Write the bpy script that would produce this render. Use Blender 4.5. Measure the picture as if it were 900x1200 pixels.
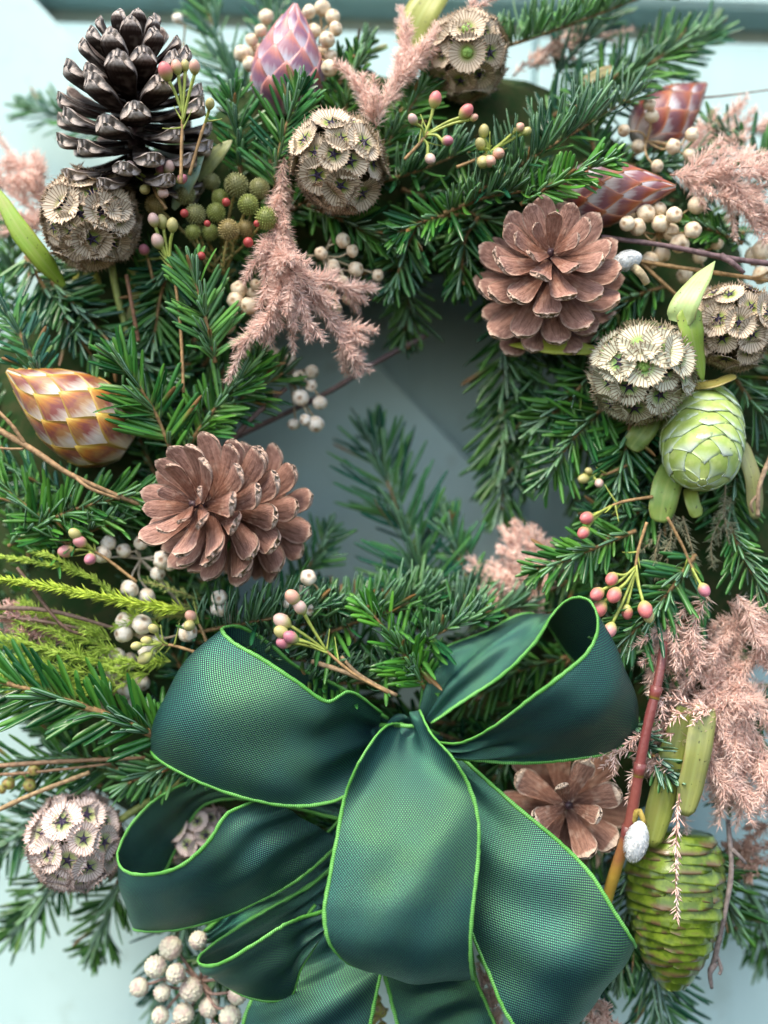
import bpy, math, random
import numpy as np
from mathutils import Matrix, Vector

random.seed(7)
rng = np.random.default_rng(7)
R = math.radians
for o in list(bpy.data.objects):
    bpy.data.objects.remove(o)
scene = bpy.context.scene
COL = scene.collection

# ------------------------------------------------------------------ camera, sky, sun, exposure
D = 0.62                      # camera distance from the plane y = 0 (front of the wreath)
FP = 1240.0                   # focal length in photograph pixels (900 x 1200)
camd = bpy.data.cameras.new('camera')
cam = bpy.data.objects.new('camera', camd)
COL.objects.link(cam)
cam.location = (0, -D, 0)
cam.rotation_euler = (R(90), 0, 0)
camd.sensor_fit = 'VERTICAL'
camd.sensor_height = 36
camd.lens = 18 / (600 / FP)
camd.clip_start = 0.01
camd.clip_end = 50
camd.dof.use_dof = True
camd.dof.focus_distance = D - 0.030
camd.dof.aperture_fstop = camd.lens / 20.0
scene.camera = cam

SUN_EL, SUN_AZ = 60, 212
world = bpy.data.worlds.new('World')
scene.world = world
world.use_nodes = True
wn = world.node_tree
sky = wn.nodes.new('ShaderNodeTexSky')
sky.sky_type = 'NISHITA'
sky.sun_disc = False
sky.sun_elevation = R(SUN_EL)
sky.sun_rotation = R(SUN_AZ)
sky.dust_density = 2.0
bg = wn.nodes['Background']
bg.inputs['Strength'].default_value = 0.15
wn.links.new(sky.outputs[0], bg.inputs[0])

sund = bpy.data.lights.new('sun', 'SUN')
sund.energy = 1.4
sund.angle = R(24)
sund.color = (1.0, 0.95, 0.88)
sun = bpy.data.objects.new('sun', sund)
COL.objects.link(sun)
sd = Vector((math.sin(R(SUN_AZ)) * math.cos(R(SUN_EL)), math.cos(R(SUN_AZ)) * math.cos(R(SUN_EL)), math.sin(R(SUN_EL))))
sun.rotation_euler = sd.to_track_quat('Z', 'Y').to_euler()

scene.view_settings.view_transform = 'Standard'
scene.view_settings.look = 'None'
scene.view_settings.exposure = 1.58
scene.view_settings.gamma = 1
scene.view_settings.use_white_balance = True
scene.view_settings.white_balance_temperature = 7250
scene.view_settings.white_balance_tint = 8
scene.cycles.max_bounces = 8
scene.cycles.diffuse_bounces = 5
scene.cycles.use_denoising = True


# ------------------------------------------------------------------ helpers
def at_depth(px, py, y):
    s = (D + y) / FP
    return np.array([(px - 450) * s, y, (600 - py) * s])


def W(px, py, y=0.0):
    if y > 0.03:                       # the wreath is about 13 cm thick
        y = 0.03 + (y - 0.03) * 0.62
    s = (D + y) / FP
    return np.array([(px - 450) * s, y, (600 - py) * s])


def nrm(v):
    v = np.asarray(v, float)
    return v / (np.linalg.norm(v, axis=-1, keepdims=True) + 1e-12)


def mesh(name, V, F, mat=None, smooth=True, attrs=None):
    """F: list of integer arrays, each (n, k)"""
    V = np.ascontiguousarray(V, dtype=np.float32)
    if not isinstance(F, list):
        F = [F]
    F = [np.asarray(f, dtype=np.int32) for f in F if len(f)]
    me = bpy.data.meshes.new(name)
    me.vertices.add(len(V))
    me.vertices.foreach_set('co', V.ravel())
    loops = np.concatenate([f.ravel() for f in F])
    tot = np.concatenate([np.full(len(f), f.shape[1], dtype=np.int32) for f in F])
    start = np.concatenate([[0], np.cumsum(tot)[:-1]]).astype(np.int32)
    me.loops.add(len(loops))
    me.loops.foreach_set('vertex_index', loops)
    me.polygons.add(len(tot))
    me.polygons.foreach_set('loop_start', start)
    try:
        me.polygons.foreach_set('loop_total', tot)
    except Exception:
        pass
    me.update(calc_edges=True)
    me.polygons.foreach_set('use_smooth', np.full(len(tot), smooth, dtype=bool))
    for k, a in (attrs or {}).items():
        at = me.attributes.new(k, 'FLOAT', 'POINT')
        at.data.foreach_set('value', np.ascontiguousarray(a, dtype=np.float32))
    if mat:
        me.materials.append(mat)
    return me


def link(name, data, parent=None, M=None, color=None):
    o = bpy.data.objects.new(name, data)
    COL.objects.link(o)
    if parent is not None:
        o.parent = parent
    if M is not None:
        o.matrix_basis = Matrix([list(map(float, r)) for r in M]) if not isinstance(M, Matrix) else M
    if color is not None:
        o.color = (*color, 1)
    return o


def thing(name, label, cat, loc, group=None, M=None):
    o = bpy.data.objects.new(name, None)
    o.empty_display_size = 0.01
    COL.objects.link(o)
    if M is not None:
        o.matrix_basis = Matrix([list(map(float, r)) for r in M])
    else:
        o.location = [float(a) for a in loc]
    o['label'] = label
    o['category'] = cat
    if group:
        o['group'] = group
    return o


def frame(z, loc=(0, 0, 0), roll=0.0, s=1.0):
    z = nrm(z)
    ref = np.array([0, -1, 0.001]) if abs(z[1]) < 0.9 else np.array([1, 0, 0.0])
    x = nrm(np.cross(ref, z))
    y = np.cross(z, x)
    c, sn = math.cos(roll), math.sin(roll)
    x2, y2 = x * c + y * sn, -x * sn + y * c
    M = np.eye(4)
    M[:3, 0], M[:3, 1], M[:3, 2] = x2 * s, y2 * s, z * s
    M[:3, 3] = loc
    return M


def cmr(P, n):
    """Catmull-Rom through rows of P, n samples in all"""
    P = np.asarray(P, float)
    if len(P) == 2:
        t = np.linspace(0, 1, n)[:, None]
        return P[0] * (1 - t) + P[1] * t
    Q = np.vstack([2 * P[0] - P[1], P, 2 * P[-1] - P[-2]])
    u = np.linspace(0, len(P) - 1 - 1e-9, n)
    i = u.astype(int)
    t = (u - i).reshape((-1,) + (1,) * (P.ndim - 1))
    p0, p1, p2, p3 = Q[i], Q[i + 1], Q[i + 2], Q[i + 3]
    return 0.5 * (2 * p1 + (p2 - p0) * t + (2 * p0 - 5 * p1 + 4 * p2 - p3) * t ** 2 + (3 * p1 - 3 * p2 + p3 - p0) * t ** 3)


def path(pts, n):
    return cmr(np.array([W(*p) for p in pts]), n)


def tube(C, r0, r1, sides=6, jitter=0.0, knots=0.0):
    C = np.asarray(C, float)
    n = len(C)
    T = nrm(np.gradient(C, axis=0))
    ref = np.array([0.13, -1, 0.21])
    A = nrm(np.cross(T, ref))
    B = np.cross(T, A)
    rr = np.linspace(r0, r1, n)
    if jitter:
        rr = rr * (1 + rng.uniform(-jitter, jitter, n))
    th = np.arange(sides) * 2 * math.pi / sides
    V = C[:, None, :] + rr[:, None, None] * (np.cos(th)[None, :, None] * A[:, None, :] + np.sin(th)[None, :, None] * B[:, None, :])
    V = V.reshape(-1, 3)
    i, j = np.meshgrid(np.arange(n - 1), np.arange(sides), indexing='ij')
    j2 = (j + 1) % sides
    F = np.stack([i * sides + j, i * sides + j2, (i + 1) * sides + j2, (i + 1) * sides + j], -1).reshape(-1, 4)
    cap0 = np.arange(sides)[::-1][None, :]
    cap1 = (np.arange(sides) + (n - 1) * sides)[None, :]
    t = np.repeat(np.linspace(0, 1, n), sides)
    return V, F, [cap0, cap1], t


class Bag:
    """collects pieces into one mesh"""
    def __init__(self):
        self.V, self.F, self.A, self.n = [], {}, {}, 0

    def add(self, V, Fs, **attrs):
        for f in (Fs if isinstance(Fs, list) else [Fs]):
            f = np.asarray(f)
            if len(f):
                self.F.setdefault(f.shape[1], []).append(f + self.n)
        self.V.append(V)
        for k, a in attrs.items():
            self.A.setdefault(k, []).append(np.broadcast_to(a, (len(V),)))
        self.n += len(V)

    def tube(self, C, r0, r1, sides=6, **kw):
        V, F, caps, t = tube(C, r0, r1, sides, kw.pop('jitter', 0.0))
        self.add(V, [F] + caps, t=t)

    def build(self, name, mat, base=(0, 0, 0), smooth=True):
        V = np.concatenate(self.V) - np.asarray(base)
        F = [np.concatenate(f) for f in self.F.values()]
        A = {k: np.concatenate(a) for k, a in self.A.items() if sum(map(len, a)) == self.n}
        return mesh(name, V, F, mat, smooth, A)


def grid(nu, nv, closed=False):
    i, j = np.meshgrid(np.arange(nu - 1), np.arange(nv if closed else nv - 1), indexing='ij')
    j2 = (j + 1) % nv
    return np.stack([i * nv + j, i * nv + j2, (i + 1) * nv + j2, (i + 1) * nv + j], -1).reshape(-1, 4)


# ------------------------------------------------------------------ materials
class N:
    def __init__(self, name, rough=0.5, spec=0.5):
        self.m = bpy.data.materials.new(name)
        self.m.use_nodes = True
        self.t = self.m.node_tree
        self.p = self.t.nodes['Principled BSDF']
        self.p.inputs['Roughness'].default_value = rough
        self.p.inputs['Specular IOR Level'].default_value = spec

    def node(self, kind, **inp):
        n = self.t.nodes.new(kind)
        for k, v in inp.items():
            setattr(n, k, v)
        return n

    def set(self, sock, v):
        if isinstance(v, bpy.types.NodeSocket):
            self.t.links.new(v, sock)
        elif isinstance(v, (tuple, list)) and len(v) == 3 and sock.type == 'RGBA':
            sock.default_value = (*v, 1)
        else:
            sock.default_value = v

    def attr(self, name):
        n = self.node('ShaderNodeAttribute', attribute_name=name)
        return n.outputs['Fac']

    def objcol(self):
        return self.node('ShaderNodeObjectInfo').outputs['Color']

    def objrnd(self):
        return self.node('ShaderNodeObjectInfo').outputs['Random']

    def math(self, op, a, b=0.0, c=0.0):
        n = self.node('ShaderNodeMath', operation=op)
        for s, v in zip(n.inputs, (a, b, c)):
            self.set(s, v)
        return n.outputs[0]

    def mix(self, f, a, b, mode='MIX'):
        n = self.node('ShaderNodeMix', data_type='RGBA', blend_type=mode)
        self.set(n.inputs['Factor'], f)
        self.set(n.inputs[6], a)
        self.set(n.inputs[7], b)
        return n.outputs[2]

    def ramp(self, f, stops, interp='LINEAR'):
        n = self.node('ShaderNodeValToRGB')
        n.color_ramp.interpolation = interp
        e = n.color_ramp.elements
        while len(e) < len(stops):
            e.new(0.5)
        for el, (p, c) in zip(e, stops):
            el.position = p
            el.color = (*c, 1) if len(c) == 3 else c
        self.set(n.inputs[0], f)
        return n.outputs[0]

    def step(self, v, a, b):
        n = self.node('ShaderNodeMapRange', interpolation_type='SMOOTHSTEP')
        self.set(n.inputs[0], v)
        n.inputs[1].default_value = a
        n.inputs[2].default_value = b
        return n.outputs[0]

    def noise(self, scale, detail=3, coord='Object', rough=0.55):
        tc = self.node('ShaderNodeTexCoord')
        n = self.node('ShaderNodeTexNoise')
        n.inputs['Scale'].default_value = scale
        n.inputs['Detail'].default_value = detail
        n.inputs['Roughness'].default_value = rough
        self.t.links.new(tc.outputs[coord], n.inputs['Vector'])
        return n.outputs['Fac']

    def bump(self, h, strength=0.3, dist=0.001):
        n = self.node('ShaderNodeBump')
        n.inputs['Strength'].default_value = strength
        n.inputs['Distance'].default_value = dist
        self.set(n.inputs['Height'], h)
        self.t.links.new(n.outputs[0], self.p.inputs['Normal'])

    def base(self, c):
        self.set(self.p.inputs['Base Color'], c)
        return self

    def inp(self, k, v):
        self.set(self.p.inputs[k], v)
        return self


def m_needles():
    n = N('fir_needle', 0.34, 0.5)
    rnd, un, t = n.attr('rnd'), n.attr('under'), n.attr('t')
    col = n.objcol()
    ornd = n.objrnd()
    col = n.mix(n.math('MULTIPLY', n.step(ornd, 0.45, 1.0), 0.45), col, (0.015, 0.12, 0.085))
    col = n.mix(n.math('MULTIPLY', n.step(ornd, 0.5, 0.0), 0.45), col, (0.055, 0.19, 0.025))
    v = n.mix(n.step(rnd, 0.0, 1.0), col, n.mix(0.6, col, (0.10, 0.28, 0.03)))
    v = n.mix(n.math('MULTIPLY', n.step(rnd, 0.55, 0.0), 0.5), v, (0.006, 0.03, 0.018))
    v = n.mix(n.math('MULTIPLY', n.step(t, 0.25, 0.0), 0.55), v, (0.16, 0.22, 0.06))
    band = n.math('MULTIPLY', n.step(un, 0.25, 0.4), n.step(un, 0.88, 0.7))
    v = n.mix(n.math('MULTIPLY', band, 0.6), v, (0.30, 0.46, 0.36))
    v = n.mix(n.math('MULTIPLY', n.step(rnd, 0.975, 0.98), n.step(t, 0.3, 0.8)), v, (0.20, 0.11, 0.04))
    n.base(v)
    n.inp('Roughness', n.math('MULTIPLY_ADD', rnd, 0.15, 0.22))
    return n.m


def m_flat(name, c1, c2, scale=300, rough=0.6, bump=0.2, spec=0.4, use_obj=False):
    n = N(name, rough, spec)
    f = n.noise(scale, 4)
    v = n.mix(n.step(f, 0.35, 0.65), c1, c2)
    if use_obj:
        v = n.mix(1.0, v, n.objcol(), 'MULTIPLY')
    n.base(v)
    if bump:
        n.bump(f, bump, 0.0006)
    return n.m


def m_hair(name, c1, c2, rough=0.5):
    n = N(name, rough, 0.4)
    v = n.mix(n.attr('rnd'), c1, c2)
    v = n.mix(1.0, v, n.objcol(), 'MULTIPLY')
    n.base(v)
    return n.m


def m_cone(name, root, mid, outer, rim, under, tip0=0.93, us=(0.93, 0.78)):
    n = N(name, 0.8, 0.18)
    s, v, top = n.attr('s'), n.attr('v'), n.attr('top')
    f = n.noise(14, 5)
    g = n.noise(3, 2)
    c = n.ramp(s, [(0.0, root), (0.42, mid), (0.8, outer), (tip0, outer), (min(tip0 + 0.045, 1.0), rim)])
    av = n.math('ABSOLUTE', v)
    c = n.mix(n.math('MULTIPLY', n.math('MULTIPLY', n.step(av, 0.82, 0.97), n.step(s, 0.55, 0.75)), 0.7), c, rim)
    tc = n.node('ShaderNodeTexCoord')
    mp = n.node('ShaderNodeMapping')
    mp.inputs['Scale'].default_value = (4, 30, 30)
    n.t.links.new(tc.outputs['Object'], mp.inputs['Vector'])
    gr = n.node('ShaderNodeTexNoise')
    gr.inputs['Scale'].default_value = 1.0
    gr.inputs['Detail'].default_value = 5
    n.t.links.new(mp.outputs[0], gr.inputs['Vector'])
    c = n.mix(n.math('MULTIPLY', n.step(gr.outputs['Fac'], 0.42, 0.66), 0.55), c, n.mix(0.6, c, root))
    c = n.mix(n.math('MULTIPLY', n.step(gr.outputs['Fac'], 0.52, 0.30), 0.35), c, n.mix(0.35, c, rim))
    # the seed-wing marks: a dark curved line either side of the middle
    line = n.math('ABSOLUTE', n.math('SUBTRACT', av, n.math('MULTIPLY_ADD', s, -0.5, 0.62)))
    c = n.mix(n.math('MULTIPLY', n.math('MULTIPLY', n.step(line, 0.05, 0.0), n.step(s, 0.97, 0.85)), 0.55), c, root)
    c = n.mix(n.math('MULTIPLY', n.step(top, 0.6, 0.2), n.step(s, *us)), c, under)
    c = n.mix(n.math('MULTIPLY', n.step(f, 0.42, 0.62), 0.4), c, n.mix(0.55, c, root))
    c = n.mix(n.math('MULTIPLY', n.step(g, 0.52, 0.7), 0.3), c, rim)
    c = n.mix(n.math('MULTIPLY', n.objrnd(), 0.3), c, mid)
    n.base(c)
    n.bump(n.math('ADD', f, gr.outputs['Fac']), 0.5, 0.0012)
    return n.m


def m_floret(name, paper, rib, inner, core):
    n = N(name, 0.75, 0.2)
    r, k = n.attr('r'), n.attr('rib')
    c = n.ramp(r, [(0.0, core), (0.32, core), (0.42, inner), (0.58, paper), (1.0, paper)])
    w = n.math('MULTIPLY', n.step(k, 0.0, 0.9), n.step(r, 0.3, 0.5))
    c = n.mix(w, c, rib)
    c = n.mix(n.math('MULTIPLY', n.step(r, 0.9, 1.0), 0.3), c, rib)
    c = n.mix(n.math('MULTIPLY', n.objrnd(), 0.4), c, n.mix(0.45, c, rib))
    n.base(c)
    n.inp('Subsurface Weight', 0.0)
    return n.m


def m_bract(name, tip, mid, base, edge):
    n = N(name, 0.42, 0.4)
    u, v = n.attr('u'), n.attr('v')
    cx = n.node('ShaderNodeCombineXYZ')
    n.set(cx.inputs[0], n.math('MULTIPLY', u, 7.0))
    n.set(cx.inputs[1], n.math('MULTIPLY', v, 1.6))
    n.set(cx.inputs[2], n.math('MULTIPLY', n.objrnd(), 40.0))
    fib = n.node('ShaderNodeTexNoise')
    fib.inputs['Scale'].default_value = 1.0
    fib.inputs['Detail'].default_value = 4
    n.t.links.new(cx.outputs[0], fib.inputs['Vector'])
    f = fib.outputs['Fac']
    g = n.noise(75, 3)
    vv = n.math('ADD', v, n.math('MULTIPLY', n.math('SUBTRACT', f, 0.5), 0.42))
    vv = n.math('ADD', vv, n.math('MULTIPLY', u, 0.14))
    vv = n.math('ADD', vv, n.math('MULTIPLY', n.math('SUBTRACT', n.objrnd(), 0.5), 0.14))
    half = tuple((a + b) / 2 for a, b in zip(mid, base))
    c = n.ramp(vv, [(0.0, base), (0.15, base), (0.30, half), (0.42, mid), (0.54, mid), (0.76, tip), (1.0, edge)])
    c = n.mix(n.math('MULTIPLY', n.step(g, 0.42, 0.62), 0.5), c, n.mix(0.5, c, edge))
    c = n.mix(n.math('MULTIPLY', n.step(n.math('ABSOLUTE', u), 0.70, 1.0), 0.7), c, edge)
    n.base(c)
    n.bump(f, 0.2, 0.0005)
    return n.m


def m_greencone(name, body, body2, edge, scar, amt, scars, rough):
    n = N(name, rough, 0.5)
    u, v = n.attr('u'), n.attr('v')
    f = n.noise(150, 4)
    g = n.noise(120, 3)
    c = n.mix(n.step(g, 0.4, 0.62), body, body2)
    e = n.math('MAXIMUM', n.step(n.math('ADD', v, n.math('MULTIPLY', n.math('ABSOLUTE', u), 0.12)), 0.42, 1.0), n.math('MULTIPLY', n.step(n.math('ABSOLUTE', u), 0.75, 1.0), 0.3))
    e = n.math('MULTIPLY', e, n.step(f, 0.2, 0.6))
    c = n.mix(n.math('MULTIPLY', e, amt), c, edge)
    c = n.mix(n.math('MULTIPLY', n.math('MULTIPLY', n.step(n.noise(75, 4), 0.46, 0.56), n.step(v, 0.45, 0.8)), scars), c, scar)
    n.base(c)
    n.bump(n.noise(500, 3), 0.25, 0.0005)
    return n.m


def m_fabric():
    """shot silk: dark blue warp and light green weft in a plain weave"""
    n = N('ribbon_weave', 0.42, 0.5)
    P = 0.0017
    a = n.math('SINE', n.math('MULTIPLY', n.attr('wu'), 2 * math.pi / P))
    b = n.math('SINE', n.math('MULTIPLY', n.attr('wv'), 2 * math.pi / (P * 0.95)))
    ab = n.math('MULTIPLY', a, b)
    f = n.step(ab, -0.05, 0.5)
    g = n.noise(16, 2)
    thread = n.mix(n.step(g, 0.35, 0.65), (0.080, 0.31, 0.105), (0.045, 0.28, 0.17))
    dark = (0.003, 0.012, 0.036)
    n.base(n.mix(f, dark, thread))
    n.inp('Metallic', n.math('MULTIPLY', f, 0.85))
    n.inp('Roughness', n.math('MULTIPLY_ADD', f, -0.08, 0.46))
    n.bump(ab, 0.4, 0.0004)
    return n.m


def m_trim():
    n = N('ribbon_edge', 0.45, 0.4)
    w = n.math('SINE', n.math('ADD', n.math('MULTIPLY', n.attr('wu'), 2 * math.pi / 0.0012), n.math('MULTIPLY', n.attr('wv'), 6.283)))
    n.base(n.mix(n.step(w, -0.9, 0.5), (0.05, 0.22, 0.035), n.mix(n.step(n.noise(45, 3), 0.35, 0.65), (0.08, 0.32, 0.05), (0.18, 0.52, 0.13))))
    n.bump(w, 0.2, 0.0004)
    return n.m


def m_berry(name, c1, c2, scar, rough=0.4):
    n = N(name, rough, 0.45)
    f = n.noise(1.1, 3)
    c = n.mix(n.step(f, 0.42, 0.66), c1, c2)
    c = n.mix(n.math('MULTIPLY', n.objrnd(), 0.35), c, c2)
    c = n.mix(n.math('MULTIPLY', n.step(n.attr('pole'), 0.86, 0.97), 0.85), c, scar)
    c = n.mix(n.math('MULTIPLY', n.step(n.noise(1.7, 4), 0.58, 0.72), 0.55), c, scar)
    n.base(c)
    n.inp('Subsurface Weight', 0.12)
    n.inp('Subsurface Radius', (0.004, 0.003, 0.002))
    n.bump(n.noise(2.5, 3), 0.35, 0.0010)
    return n.m


def m_bud():
    n = N('wax_bud', 0.35, 0.5)
    t = n.attr('t')
    oc = n.objcol()
    f = n.noise(300, 2)
    c = n.mix(n.step(t, 0.25, 0.62), (0.42, 0.46, 0.12), oc)
    c = n.mix(n.math('MULTIPLY', n.step(f, 0.45, 0.7), 0.5), c, (0.62, 0.48, 0.40))
    n.base(c)
    n.bump(f, 0.2, 0.0005)
    return n.m


def m_leaf():
    n = N('leaf_surface', 0.42, 0.45)
    f = n.noise(120, 4)
    s = n.noise(520, 1)
    oc = n.objcol()
    c = n.mix(n.step(f, 0.3, 0.7), oc, n.mix(0.35, oc, (0.30, 0.34, 0.06)))
    c = n.mix(n.math('MULTIPLY', n.step(n.math('ABSOLUTE', n.attr('u')), 0.16, 0.02), 0.35), c, (0.35, 0.42, 0.14))
    vein = n.math('SINE', n.math('MULTIPLY', n.attr('u'), 21.0))
    c = n.mix(n.math('MULTIPLY', n.step(vein, 0.1, 0.9), 0.10), c, (0.30, 0.32, 0.12))
    c = n.mix(n.math('MULTIPLY', n.step(n.math('ADD', n.math('ABSOLUTE', n.attr('u')), n.math('MULTIPLY', f, 0.5)), 1.12, 1.35), 0.7), c, (0.22, 0.14, 0.06))
    c = n.mix(n.math('MULTIPLY', n.step(n.noise(60, 4), 0.55, 0.75), 0.35), c, (0.25, 0.20, 0.07))
    c = n.mix(n.math('MULTIPLY', n.step(s, 0.70, 0.74), 0.8), c, (0.03, 0.025, 0.012))
    n.base(c)
    n.bump(n.math('ADD', f, n.math('MULTIPLY', vein, 0.16)), 0.25, 0.0005)
    return n.m


def m_paint():
    n = N('painted_wood', 0.55, 0.35)
    f = n.noise(9, 5)
    tc = n.node('ShaderNodeTexCoord')
    mp = n.node('ShaderNodeMapping')
    mp.inputs['Scale'].default_value = (90, 90, 4)
    n.t.links.new(tc.outputs['Object'], mp.inputs['Vector'])
    g = n.node('ShaderNodeTexNoise')
    g.inputs['Scale'].default_value = 1.0
    g.inputs['Detail'].default_value = 4
    n.t.links.new(mp.outputs[0], g.inputs['Vector'])
    c = n.mix(n.step(f, 0.3, 0.7), (0.42, 0.60, 0.60), (0.47, 0.65, 0.65))
    c = n.mix(n.math('MULTIPLY', n.step(g.outputs['Fac'], 0.5, 0.75), 0.25), c, (0.36, 0.53, 0.53))
    n.base(c)
    c2 = n.mix(n.math('MULTIPLY', n.step(n.noise(38, 5), 0.56, 0.72), 0.35), c, (0.30, 0.40, 0.36))
    n.base(c2)
    n.bump(g.outputs['Fac'], 0.3, 0.001)
    return n.m


MN = m_needles()
MTWIG = m_flat('fir_twig', (0.16, 0.09, 0.04), (0.30, 0.19, 0.08), 500, 0.7, 0.5)
MWOOD = m_flat('bare_twig', (0.55, 0.55, 0.55), (1.0, 1.0, 1.0), 350, 0.65, 0.5, 0.35, True)
MPINK = m_hair('copper_paint', (0.80, 0.49, 0.41), (0.96, 0.77, 0.69))
MSPRAY = m_hair('conifer_frond', (0.6, 0.6, 0.6), (1.0, 1.0, 1.0))
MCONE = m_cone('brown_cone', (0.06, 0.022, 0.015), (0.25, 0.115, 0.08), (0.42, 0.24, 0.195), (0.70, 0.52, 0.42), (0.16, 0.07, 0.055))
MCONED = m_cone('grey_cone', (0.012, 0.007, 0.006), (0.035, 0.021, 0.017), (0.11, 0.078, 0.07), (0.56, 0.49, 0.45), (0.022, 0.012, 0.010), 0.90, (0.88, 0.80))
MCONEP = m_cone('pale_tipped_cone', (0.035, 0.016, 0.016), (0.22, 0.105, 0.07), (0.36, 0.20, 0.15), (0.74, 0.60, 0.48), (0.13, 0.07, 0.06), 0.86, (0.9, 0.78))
MFLO = m_floret('papery_floret', (0.70, 0.60, 0.47), (0.25, 0.165, 0.11), (0.46, 0.44, 0.24), (0.26, 0.36, 0.09))
MFLOG = m_floret('papery_floret_green', (0.68, 0.69, 0.54), (0.23, 0.155, 0.095), (0.46, 0.60, 0.26), (0.24, 0.46, 0.15))
MFLOP = m_floret('papery_floret_lilac', (0.70, 0.60, 0.56), (0.29, 0.185, 0.15), (0.46, 0.52, 0.28), (0.30, 0.36, 0.15))
MSTAR = m_flat('dark_star', (0.015, 0.01, 0.03), (0.05, 0.035, 0.08), 400, 0.5, 0)
MBUTTON = m_flat('green_button', (0.16, 0.40, 0.10), (0.40, 0.55, 0.12), 900, 0.5, 0.4)
MBRY = m_bract('bract_yellow', (0.42, 0.15, 0.03), (0.20, 0.055, 0.05), (0.50, 0.45, 0.40), (0.56, 0.40, 0.08))
MBRP = m_bract('bract_pink', (0.46, 0.15, 0.13), (0.22, 0.10, 0.17), (0.46, 0.44, 0.52), (0.56, 0.27, 0.24))
MBRR = m_bract('bract_red', (0.30, 0.065, 0.03), (0.20, 0.08, 0.10), (0.58, 0.56, 0.60), (0.40, 0.18, 0.09))
MG1 = m_greencone('pale_green_cone', (0.30, 0.42, 0.09), (0.40, 0.50, 0.16), (0.54, 0.66, 0.60), (0.25, 0.16, 0.07), 0.9, 0.15, 0.5)
MG2 = m_greencone('deep_green_cone', (0.07, 0.125, 0.012), (0.16, 0.24, 0.025), (0.26, 0.36, 0.08), (0.13, 0.075, 0.045), 0.15, 0.9, 0.28)
MFAB = m_fabric()
MTRIM = m_trim()
MBER = m_berry('cream_berry', (0.76, 0.66, 0.50), (0.60, 0.46, 0.31), (0.34, 0.20, 0.10))
MBERW = m_berry('white_berry', (0.84, 0.80, 0.72), (0.70, 0.58, 0.44), (0.30, 0.15, 0.07))
MSIL = m_berry('powdery_berry', (0.66, 0.66, 0.50), (0.50, 0.38, 0.34), (0.3, 0.22, 0.18), 0.9)
MYEL = m_berry('olive_berry', (0.30, 0.33, 0.07), (0.34, 0.22, 0.08), (0.16, 0.08, 0.04))
MBUD = m_bud()
MLEAF = m_leaf()
MPAINT = m_paint()
MRESIN = m_flat('resin_core', (0.02, 0.010, 0.012), (0.09, 0.05, 0.06), 260, 0.4, 0.5)
MSTEMG = m_flat('green_stem', (0.7, 0.7, 0.7), (1, 1, 1), 300, 0.45, 0.1, 0.4, True)
MGAPDARK = m_flat('gap_dark', (0.018, 0.045, 0.014), (0.04, 0.05, 0.02), 120, 0.95, 0.9, 0.1)  # dark green for the added ring, so gaps between sprigs look dark
MCAT = m_flat('catkin_fur', (0.50, 0.55, 0.58), (0.72, 0.74, 0.74), 700, 0.85, 0.6, 0.2)
MHEATH = m_hair('heath_ball', (0.15, 0.15, 0.055), (0.36, 0.38, 0.17))
MRED = m_flat('red_bud', (0.30, 0.025, 0.03), (0.42, 0.08, 0.07), 300, 0.4, 0.1)


# ------------------------------------------------------------------ the door behind
def box(bag, x0, x1, y0, y1, z0, z1, bev=0.002):
    """a board with chamfered front edges (front is y0)"""
    b = bev
    V = np.array([[x0, y1, z0], [x1, y1, z0], [x1, y1, z1], [x0, y1, z1],
                  [x0, y0 + b, z0], [x1, y0 + b, z0], [x1, y0 + b, z1], [x0, y0 + b, z1],
                  [x0 + b, y0, z0 + b], [x1 - b, y0, z0 + b], [x1 - b, y0, z1 - b], [x0 + b, y0, z1 - b]])
    F = [[0, 3, 2, 1][::-1]] + [[a, (a + 1) % 4, (a + 1) % 4 + 4, a + 4] for a in range(4)] + \
        [[a + 4, (a + 1) % 4 + 4, (a + 1) % 4 + 8, a + 8] for a in range(4)] + [[8, 9, 10, 11]]
    bag.add(V, np.array(F))


YD = 0.158
door = bpy.data.objects.new('door', None)
COL.objects.link(door)
door['kind'] = 'structure'
door['label'] = 'pale blue-green painted wooden door behind the wreath with a diagonal brace'
door.location = (0, YD, 0)
def door_part(name, bag):
    o = link(name, bag.build(name, MPAINT, (0, YD, 0), smooth=False), door)
    return o
door.rotation_euler = (0, R(1.8), 0)
zr = at_depth(0, 22, YD)[2]            # the horizontal joint under the top rail
pw = 0.2055
for i in range(-9, 9):
    b = Bag()
    box(b, (i - .5) * pw, (i + .5) * pw - 0.0015, YD, YD + 0.0255, -1.3, zr - 0.009, 0.003)
    door_part('plank', b)
b = Bag(); box(b, -1.3, 1.3, YD - 0.012, YD + 0.0255, zr + 0.011, zr + 0.30, 0.004); door_part('rail', b)
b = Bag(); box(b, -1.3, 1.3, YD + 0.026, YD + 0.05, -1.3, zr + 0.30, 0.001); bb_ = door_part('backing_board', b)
bb_.data.materials[0] = m_flat('olive_grey_board', (0.36, 0.41, 0.36), (0.46, 0.50, 0.45), 60, 0.8, 0.3)  # groove backing in olive-grey, greyer than the door paint
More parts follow.
